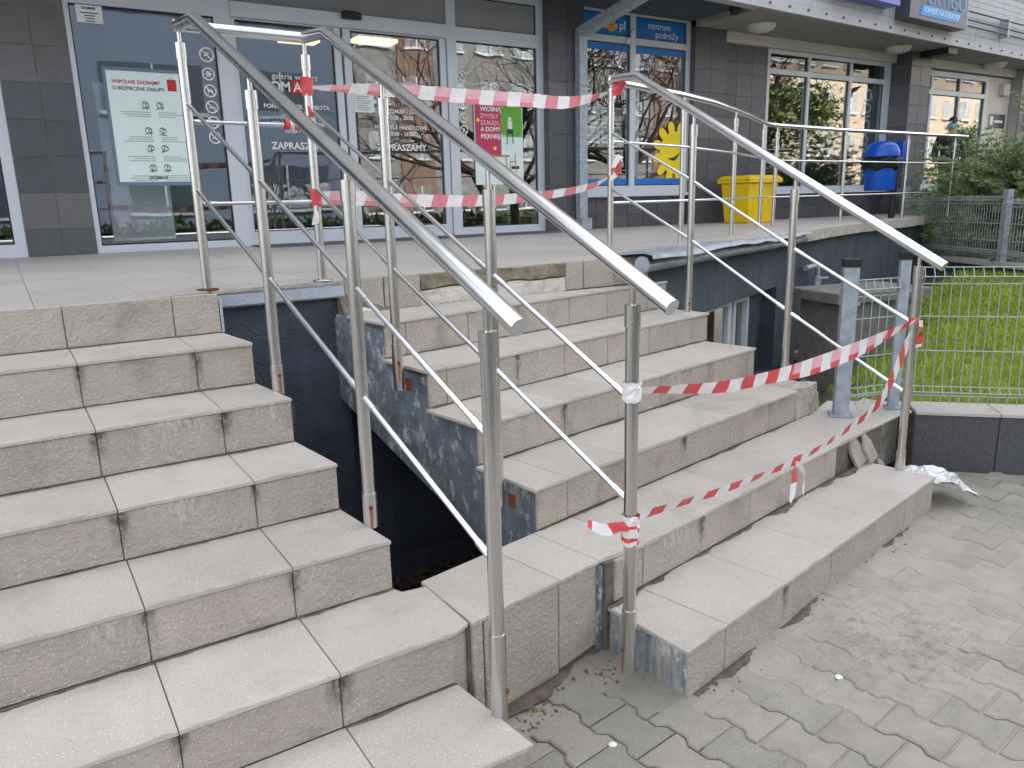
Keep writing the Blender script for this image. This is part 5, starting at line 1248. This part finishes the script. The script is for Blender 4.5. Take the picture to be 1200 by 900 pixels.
for k_ in range(3):
    wv = []
    for j in range(18): wv.append(0)
    base = len(kn.v)
    for i in range(5):
        for j in range(10):
            a = 2*PI*j/10; q = .021*(1+.25*rr4.uniform(-1, 1)); kn.v.append(Vector((.405+.0245*k_*.8+.02*i/4-.01, .212+q*math.cos(a), 1.80+q*math.sin(a))))
    for i in range(4):
        for j in range(10):
            a = base+i*10+j; b = base+i*10+(j+1) % 10; kn.f.append([a, b, b+10, a+10]); kn.m.append(k_ % 2); kn.smooth.append(False)
tag(kn.build('tape_knot', ['tred', 'twhite']), 'crumpled red and white scrap of tape knotted round the upper crossbar', 'tape scrap')
t3 = tape('wide striped tape sagging from the front post up to the far lower post', [(.722, -1.70, .935), (.948, -1.644, .893), (1.184, -1.599, .857), (1.455, -1.547, .838), (1.769, -1.488, .824), (2.134, -1.418, .828), (2.383, -1.371, .842), (2.735, -1.325, .882)], [.02, .032, .04, .044, .064, .068, .056, .02], [.6, .3, .1, 0, -.1, -.1, .1, .5], stripe=.083, phase=.0, pale=(.45, .85), skew=.45)
wrap(t3, Q[3], .026, .905, .96, ['twhite'], seed=3)
wrap(t3, Rr[3], .0225, .868, .892, ['tred'], seed=4)
ribbon([(2.772, -1.325, .88), (2.783, -1.325, .82), (2.778, -1.32, .75)], [.03, .035, .028], [0, .1, .2], stripe=.08, phase=.05).build('loose_end', TM, t3)
t4 = tape('narrow twisted striped tape at the foot of the right stairs, knotted ends hanging midway', [(.73, -1.70, .558), (.919, -1.66, .535), (1.209, -1.60, .502), (1.491, -1.545, .484), (1.68, -1.505, .474), (1.887, -1.465, .477), (2.191, -1.407, .503), (2.356, -1.376, .528), (2.50, -1.35, .585), (2.64, -1.325, .72), (2.74, -1.30, .80)], [.032, .03, .03, .03, .036, .032, .036, .045, .07, .08, .07], [.2, .5, .2, .5, .1, .4, .2, .2, .1, 0, 0], stripe=.075, phase=.03)
wrap(t4, Q[3], .026, .475, .565, ['twhite', 'tred'], seed=5)
ribbon([(.688, -1.70, .535), (.655, -1.69, .54), (.62, -1.668, .533), (.585, -1.645, .553)], [.03, .03, .035, .02], [.5, .3, .3, .6], stripe=.055, phase=.055).build('loose_end', TM, t4)
ribbon([(1.675, -1.515, .475), (1.65, -1.535, .43), (1.625, -1.55, .375), (1.60, -1.56, .345)], [.018, .03, .04, .008], [.4, .6, .3, .9], stripe=.075, phase=.075).build('loose_end', TM, t4)
ribbon([(1.69, -1.515, .475), (1.70, -1.535, .43), (1.69, -1.55, .355)], [.018, .03, .04], [.3, .5, .3], stripe=.1, phase=.0).build('loose_end', ['twhite', 'twhite', 'twhite'], t4)

# ------------------------------------------------------------------ debris by the far lower post
def chip(poly, t, loc, rot, label):
    mb = MB(); mb.prism([Vector((x, 0, z)) for x, z in poly], (0, t, 0)); mt_ = Matrix.Translation(loc) @ Matrix.Rotation(rot[2], 4, 'Z') @ Matrix.Rotation(rot[0], 4, 'X') @ Matrix.Rotation(rot[1], 4, 'Y')
    for v in mb.v: v.xyz = mt_ @ v
    return tag(mb.build('broken_tile', 'riser'), label, 'tile', 'broken tiles leaning by the far lower post')
chip([(0, 0), (.10, .0), (.085, .09), (.05, .155), (.0, .15), (-.02, .08)], .014, (2.60, -1.19, .162), (-.28, -.22, .15), 'left broken tile leaning in the opened end of the fifth step')
chip([(0, 0), (.075, .0), (.06, .10), (.03, .16), (-.01, .10)], .014, (2.705, -1.19, .162), (-.22, -.35, .1), 'middle broken tile leaning between its neighbours behind the far lower post')
chip([(0, 0), (.08, .0), (.07, .08), (.02, .13)], .014, (2.80, -1.20, .05), (-.3, -.2, .2), 'right broken tile leaning just right of the far lower post')
bm = bmesh.new(); bmesh.ops.create_grid(bm, x_segments=18, y_segments=18, size=1); mb = MB()
vs = []
for v in bm.verts:
    a, b = v.co.x, v.co.y
    p = Vector((2.88+.13*a+.03*b, -1.40-.075*a+.10*b, 0))
    h_ = .155-.02*a*a-.07*max(0, a+.1)**1.3-.03*b*b+.028*mnoise.noise(Vector((a*2.3, b*2.3, 3)))+.016*mnoise.noise(Vector((a*6, b*6, 7)))
    p += Vector((.02*mnoise.noise(Vector((a*3, b*3, 0))), .02*mnoise.noise(Vector((a*3, b*3, 9))), 0))
    vs.append(p+Vector((0, 0, max(.004, h_+.008))))
bm.verts.index_update(); mb.add(vs, [[v.index for v in f.verts] for f in bm.faces]); bm.free()
o = mb.build('crumpled_foil', 'foil'); sm_ = o.modifiers.new('thick', 'SOLIDIFY'); sm_.thickness = .004
tag(o, 'crumpled white and silver foil sheet lying beside the far end of the lowest step', 'foil')
rg = random.Random(11); mv = MB()
for _ in range(110):
    c = rp(rg.uniform(-.62, -.05), -5*TR-.005-abs(rg.gauss(0, .06)), 0); pebble(mv, Vector((c.x, c.y, -.012+rg.uniform(0, .008))), rg.uniform(.003, .008), rg)
for _ in range(150):
    c = rp(rg.uniform(-.1, 1.88), -6*TR-.004-abs(rg.gauss(0, .035)), 0); pebble(mv, Vector((c.x, c.y, -.01+rg.uniform(0, .008))), rg.uniform(.003, .009), rg)
tag(mv.build('grit', 'dirt'), 'loose grit and crumbs at the foot of the steps', 'grit', kind='stuff')
mv = MB()
for _ in range(60):
    c = Vector((rg.gauss(.50, .09), rg.gauss(-1.62, .04), -.012)); pebble(mv, c, rg.uniform(.006, .014), rg)
tag(mv.build('moss', 'moss'), 'patches of yellow green moss between the blocks at the ledge foot', 'moss', kind='stuff')
for i, (x, y) in enumerate(((1.27, -2.02), (.50, -1.86))):
    mb = MB(); mb.lathe([(0, .005), (.009, .004), (.013, .001), (.013, 0)], (x, y, .0), 10); tag(mb.build('paper_scrap', 'paperw'), ('round white speck on the pavement near the lowest step corner', 'round white speck in a paving joint near the ledge')[i], 'scrap')

# ------------------------------------------------------------------ plants
def juniper(loc, label, n, rad, zr, seed, lean=(0, 0)):
    rr5 = np.random.default_rng(seed); t = empty('juniper', loc, label, 'juniper', 'junipers behind the far fence'); L = Vector(loc)
    tri = []; mi = []; wood = MB()
    for q in range(n):
        az = rr5.uniform(0, 2*PI); el = rr5.uniform(*zr); ln = rad*rr5.uniform(.55, 1.1)
        d = Vector((math.cos(az)*math.cos(el)+lean[0], math.sin(az)*math.cos(el)+lean[1], math.sin(el))).normalized()
        st = L+Vector((rr5.normal(0, .08), rr5.normal(0, .08), .05+rr5.uniform(0, .55*rad)))
        pts = []; p = st.copy(); dv = d.copy()
        for k_ in range(13):
            pts.append(p.copy()); dv = (dv+Vector((rr5.normal(0, .10), rr5.normal(0, .10), rr5.normal(-.03, .06)))).normalized(); p = p+dv*ln/12
        if q % 3 == 0: wood.tube([pts[0], pts[5], pts[10]], [.02, .012, .004], 5, False)
        for k_ in range(3, 13):
            s_ = (13-k_)/10*.55+.45
            for e in range(36):
                side = Vector((rr5.normal(0, 1), rr5.normal(0, 1), rr5.normal(.05, .35))).normalized()
                a = (dv*.9+side*.85).normalized(); l_ = rr5.uniform(.04, .12)*s_; b0 = pts[k_]+side*rr5.uniform(0, .05)
                w_ = a.cross(Vector((rr5.normal(), rr5.normal(), rr5.normal()))).normalized()*rr5.uniform(.004, .008)
                tri.append([b0-w_, b0+w_, b0+a*l_]); mi.append(1 if (rr5.random() < (.65 if k_ > 8 else .2)) else 0)
    vv = np.array([[list(v-L) for v in f] for f in tri]); o = tri_mesh('foliage', vv, ['needle', 'needle2'], np.array(mi)); o.parent = t
    W[o] = W[t]; wood.build('trunk', 'bark', t)
    return t
juniper((11.0, 2.0, .55), 'large feathery juniper rising behind the far fence at the right edge', 520, 1.5, (.02, 1.0), 1, (-.12, .05))
juniper((10.55, 2.55, .5), 'low juniper between the far fence and the terrace wall', 130, .75, (0, .8), 2)
juniper((10.2, .9, .5), 'broad low juniper behind the far fence at the right edge', 190, 1.0, (.1, .9), 3)

# ------------------------------------------------------------------ person
def skinned(name, pts, edges, rad, m, parent, lv=2, root=0):
    me = bpy.data.meshes.new(name); me.from_pydata([tuple(Vector(p)-W[parent]) for p in pts], edges, []); o = bpy.data.objects.new(name, me); COL.objects.link(o)
    sk = o.modifiers.new('skin', 'SKIN')
    for i, r_ in enumerate(rad): me.skin_vertices[0].data[i].radius = (r_, r_) if not isinstance(r_, tuple) else r_
    me.skin_vertices[0].data[root].use_root = True; sk.use_smooth_shade = True
    sb = o.modifiers.new('sub', 'SUBSURF'); sb.levels = lv; sb.render_levels = lv
    dg = bpy.context.evaluated_depsgraph_get(); me2 = bpy.data.meshes.new_from_object(o.evaluated_get(dg)); bpy.data.objects.remove(o)
    for p_ in me2.polygons: p_.use_smooth = True
    me2.materials.clear(); me2.materials.append(M[m]); ob = bpy.data.objects.new(name, me2); link(ob, parent); W[ob] = W[parent]; return ob
pc = Vector((11.8, 3.55, ZP)); h = 1.40/1.75
ps = empty('person', tuple(pc), 'person in dark jacket, trousers and cap with a pale blue face mask', 'person')
pd = Vector((-.75, -.66, 0)); pr_ = Vector((-.66, .75, 0))
def B(s, f, z): return pc+(pr_*s+pd*f)*h+Vector((0, 0, z*h))
body = [B(0, 0, .95), B(0, 0, 1.15), B(0, .01, 1.38), B(0, .02, 1.50), B(0, .05, 1.60), B(0, .05, 1.70),
        B(.19, 0, 1.40), B(.26, -.02, 1.14), B(.24, .10, .93), B(.235, .13, .84), B(-.19, 0, 1.40), B(-.26, .0, 1.14), B(-.25, .08, .90), B(-.245, .11, .82),
        B(.09, .03, .88), B(.10, .12, .50), B(.10, .10, .08), B(.10, .24, .04), B(-.09, -.02, .88), B(-.10, -.08, .50), B(-.10, -.24, .10), B(-.10, -.12, .04)]
be = [(0, 1), (1, 2), (2, 3), (3, 4), (4, 5), (2, 6), (6, 7), (7, 8), (8, 9), (2, 10), (10, 11), (11, 12), (12, 13), (0, 14), (14, 15), (15, 16), (16, 17), (0, 18), (18, 19), (19, 20), (20, 21)]
br = [.13, .12, .13, .05, .085, .085, .06, .045, .035, .04, .06, .045, .035, .04, .085, .06, .045, .04, .085, .06, .045, .04]
skinned('body', body, be, [r_*h for r_ in br], 'skin', ps)
jk = [body[i] for i in (0, 1, 2, 3, 6, 7, 8, 10, 11, 12)]
skinned('jacket', jk, [(0, 1), (1, 2), (2, 3), (2, 4), (4, 5), (5, 6), (2, 7), (7, 8), (8, 9)], [r_*h for r_ in (.17, .16, .17, .085, .085, .07, .055, .085, .07, .055)], 'jacket', ps)
tr_ = [body[i] for i in (0, 14, 15, 16, 18, 19, 20)]
skinned('trousers', tr_, [(0, 1), (1, 2), (2, 3), (0, 4), (4, 5), (5, 6)], [r_*h for r_ in (.15, .105, .08, .065, .105, .08, .065)], 'trouser', ps)
for i, j in ((16, 17), (20, 21)): skinned('shoe', [body[i]-Vector((0, 0, .03*h)), body[j]], [(0, 1)], [.06*h, .05*h], 'dark', ps, 1)
hc = B(0, .05, 1.655)
mb = MB()
bm = bmesh.new(); bmesh.ops.create_uvsphere(bm, u_segments=16, v_segments=10, radius=1)
vs = [hc+(pr_*v.co.x*.093+pd*v.co.y*.108)*h+Vector((0, 0, (v.co.z*.12+.012)*h)) for v in bm.verts]; bm.verts.index_update()
mb.add(vs, [[v.index for v in f.verts] for f in bm.faces if f.calc_center_median().z > .18], 0, True); bm.free()
o = mb.build('cap', 'dark', ps); bm = bmesh.new(); bm.from_mesh(o.data); bmesh.ops.delete(bm, geom=[v for v in bm.verts if not v.link_faces], context='VERTS'); bm.to_mesh(o.data); bm.free()
mb = MB(); mb.prism([hc+(pr_*s+pd*f)*h+Vector((0, 0, .035*h)) for s, f in ((-.08, .08), (.08, .08), (.06, .17), (-.06, .17))], (0, 0, .01*h)); mb.build('cap_visor', 'dark', ps)
mb = MB(); rows = []
for i, z in enumerate((-.085, -.045, .0)):
    for j in range(9):
        a = (j-4)/4*1.25; r1 = .100+.012*(i == 1); rows.append(hc+(pr_*math.sin(a)*r1+pd*math.cos(a)*(r1+.006))*h+Vector((0, 0, z*h)))
mb.add(rows, [(i*9+j, i*9+j+1, i*9+j+10, i*9+j+9) for i in range(2) for j in range(8)], 0, True); mb.build('face_mask', 'mask', ps)
mb = MB()
for s in (-.035, .035):
    c = hc+(pr_*s+pd*.088)*h+Vector((0, 0, .015*h)); mb.obox(c, pr_*.012*h, pd*.006*h, (0, 0, .006*h))
mb.build('eyes', 'dark', ps)
for s, w_i in ((1, (8, 9)), (-1, (12, 13))):
    base = body[w_i[1]]
    for k_ in range(4): skinned('finger', [base+(pd*(.015*(k_-1.5)))*h, base+(pd*(.017*(k_-1.5)))*h+Vector((0, 0, -.045*h)), base+(pd*(.017*(k_-1.5)+.012))*h+Vector((0, 0, -.08*h))], [(0, 1), (1, 2)], [.010*h, .009*h, .008*h], 'skin', ps, 1)

# ------------------------------------------------------------------ across the street (seen mirrored in the glass and steel)
def block(loc, w_, d_, hgt, m, label, floors, bays, wm='void', accent=None, seed=0):
    b = empty('apartment_block', loc, label, 'building', None); x, y, z = loc
    mb = MB(); mb.box((x-w_/2, y-d_, z), (x+w_/2, y, z+hgt)); mb.build('wall', m, b)
    fh = hgt/floors; bw_ = w_/bays; rr6 = random.Random(seed)
    if accent:
        mb = MB()
        for q in range(1, bays, 4): mb.box((x-w_/2+bw_*q, y+.0, z+1), (x-w_/2+bw_*q+bw_*.9, y+.06, z+hgt-1))
        mb.build('wall_panel', accent, b)
    gl = MB(); frm = MB()
    for f in range(floors):
        for q in range(bays):
            cx = x-w_/2+bw_*(q+.5); cz = z+fh*(f+.55); ww2 = bw_*.27*(1.4 if (q+f) % 3 == 0 else 1)
            gl.box((cx-ww2, y+.02, cz-fh*.24), (cx+ww2, y+.09, cz+fh*.24)); frm.box((cx-ww2-.1, y+.05, cz-fh*.24-.12), (cx+ww2+.1, y+.14, cz-fh*.24)); frm.box((cx-.04, y+.091, cz-fh*.24), (cx+.04, y+.12, cz+fh*.24))
    a = gl.build('windows', 'glass2', b); a['kind'] = 'stuff'; a = frm.build('window_sills', 'alu2' if m == 'blockA' else 'white', b); a['kind'] = 'stuff'
    return b
block((3, -27, 0), 22, 10, 17, 'blockA', 'blue grey block across the street behind the viewer', 4, 4, accent=None)
block((31, -34, 0), 26, 12, 16, 'blockB', 'grey beige block of flats across the street behind the viewer', 5, 10, accent='brickred', seed=2)
block((68, -30, 0), 38, 12, 17, 'blockC', 'tan block of flats far right across the street behind the viewer', 5, 13, seed=3)
block((-28, -26, 0), 34, 10, 13, 'blockB', 'pale block of flats on the left across the street behind the viewer', 4, 12, seed=4)
def bare_tree(loc, hgt, label, seed, leaves=0):
    rr7 = random.Random(seed); t = empty('street_tree', loc, label, 'tree', 'street trees behind the viewer'); mb = MB(); tips = []
    def grow(p, d, l_, r_, dep):
        pts = [p]; q = p.copy(); dd_ = d.copy()
        for k_ in range(3):
            dd_ = (dd_+Vector((rr7.gauss(0, .14), rr7.gauss(0, .14), rr7.gauss(.03, .1)))).normalized(); q = q+dd_*l_/3; pts.append(q.copy())
        mb.tube(pts, [r_, r_*.85, r_*.7, r_*.55], 5 if dep < 3 else 3, False)
        if dep >= 7 or r_ < .005: tips.append(q); return
        for k_ in range(rr7.choice((2, 3, 3)) if dep else 5):
            az = rr7.uniform(0, 2*PI); sp = rr7.uniform(.35, .8); a = dd_.orthogonal().normalized(); b_ = dd_.cross(a)
            grow(pts[rr7.choice((2, 3, 3))], (dd_*math.cos(sp)+(a*math.cos(az)+b_*math.sin(az))*math.sin(sp)).normalized(), l_*rr7.uniform(.62, .82), r_*.55, dep+1)
    grow(Vector(loc), Vector((0, 0, 1)), hgt*.28, hgt*.018, 0); mb.build('trunk', 'bark', t)
    if leaves:
        rn = np.random.default_rng(seed); tri = []
        for tp in tips:
            for _ in range(leaves):
                c = np.array(tp-Vector(loc))+rn.normal(0, .28, 3); u_ = rn.normal(0, .11, 3); v_ = rn.normal(0, .11, 3); tri.append([c, c+u_, c+v_])
        o = tri_mesh('crown', np.array(tri), 'leaf'); o.parent = t; W[o] = W[t]
    return t
for i, (x, y, hh_) in enumerate(((11.0, -6.5, 8.5), (13.2, -8.5, 9), (15.8, -8.0, 9.5), (18.5, -9.5, 9), (21.5, -9, 10), (14.5, -13, 9.5))): bare_tree((x, y, 0), hh_, 'bare street tree behind the viewer', 30+i)
bare_tree((24.5, -9.5, 0), 7.5, 'leafy street tree behind the viewer on the right', 50, 10); bare_tree((60, -20, 0), 6.5, 'leafy street tree behind the viewer on the right', 51, 9)
hd = MB(); rn = np.random.default_rng(4); cnt = 26000
hx = rn.uniform(-8, 40, cnt); hy = -8.2+rn.normal(0, .35, cnt); hz_ = np.abs(rn.uniform(0, 1, cnt))**.7*1.15
c = np.stack([hx, hy, hz_], 1); tri = np.stack([c, c+rn.normal(0, .09, (cnt, 3)), c+rn.normal(0, .09, (cnt, 3))], 1)
tag(tri_mesh('hedge', tri, 'leaf'), 'long clipped hedge along the street behind the viewer', 'hedge', kind='stuff')
sr = empty('street_rail', (16, -7.4, 0), 'dark street railing in front of the hedge behind the viewer', 'railing')
mb = MB()
for z in (.5, 1.0): mb.tube([(-8, -7.4, z), (40, -7.4, z)], .03, 6)
mb.build('rail', 'dark', sr)
mb = MB()
for k in range(25): mb.tube([(-8+2*k, -7.4, 0), (-8+2*k, -7.4, 1.0)], .03, 6)
mb.build('rail_posts', 'dark', sr)
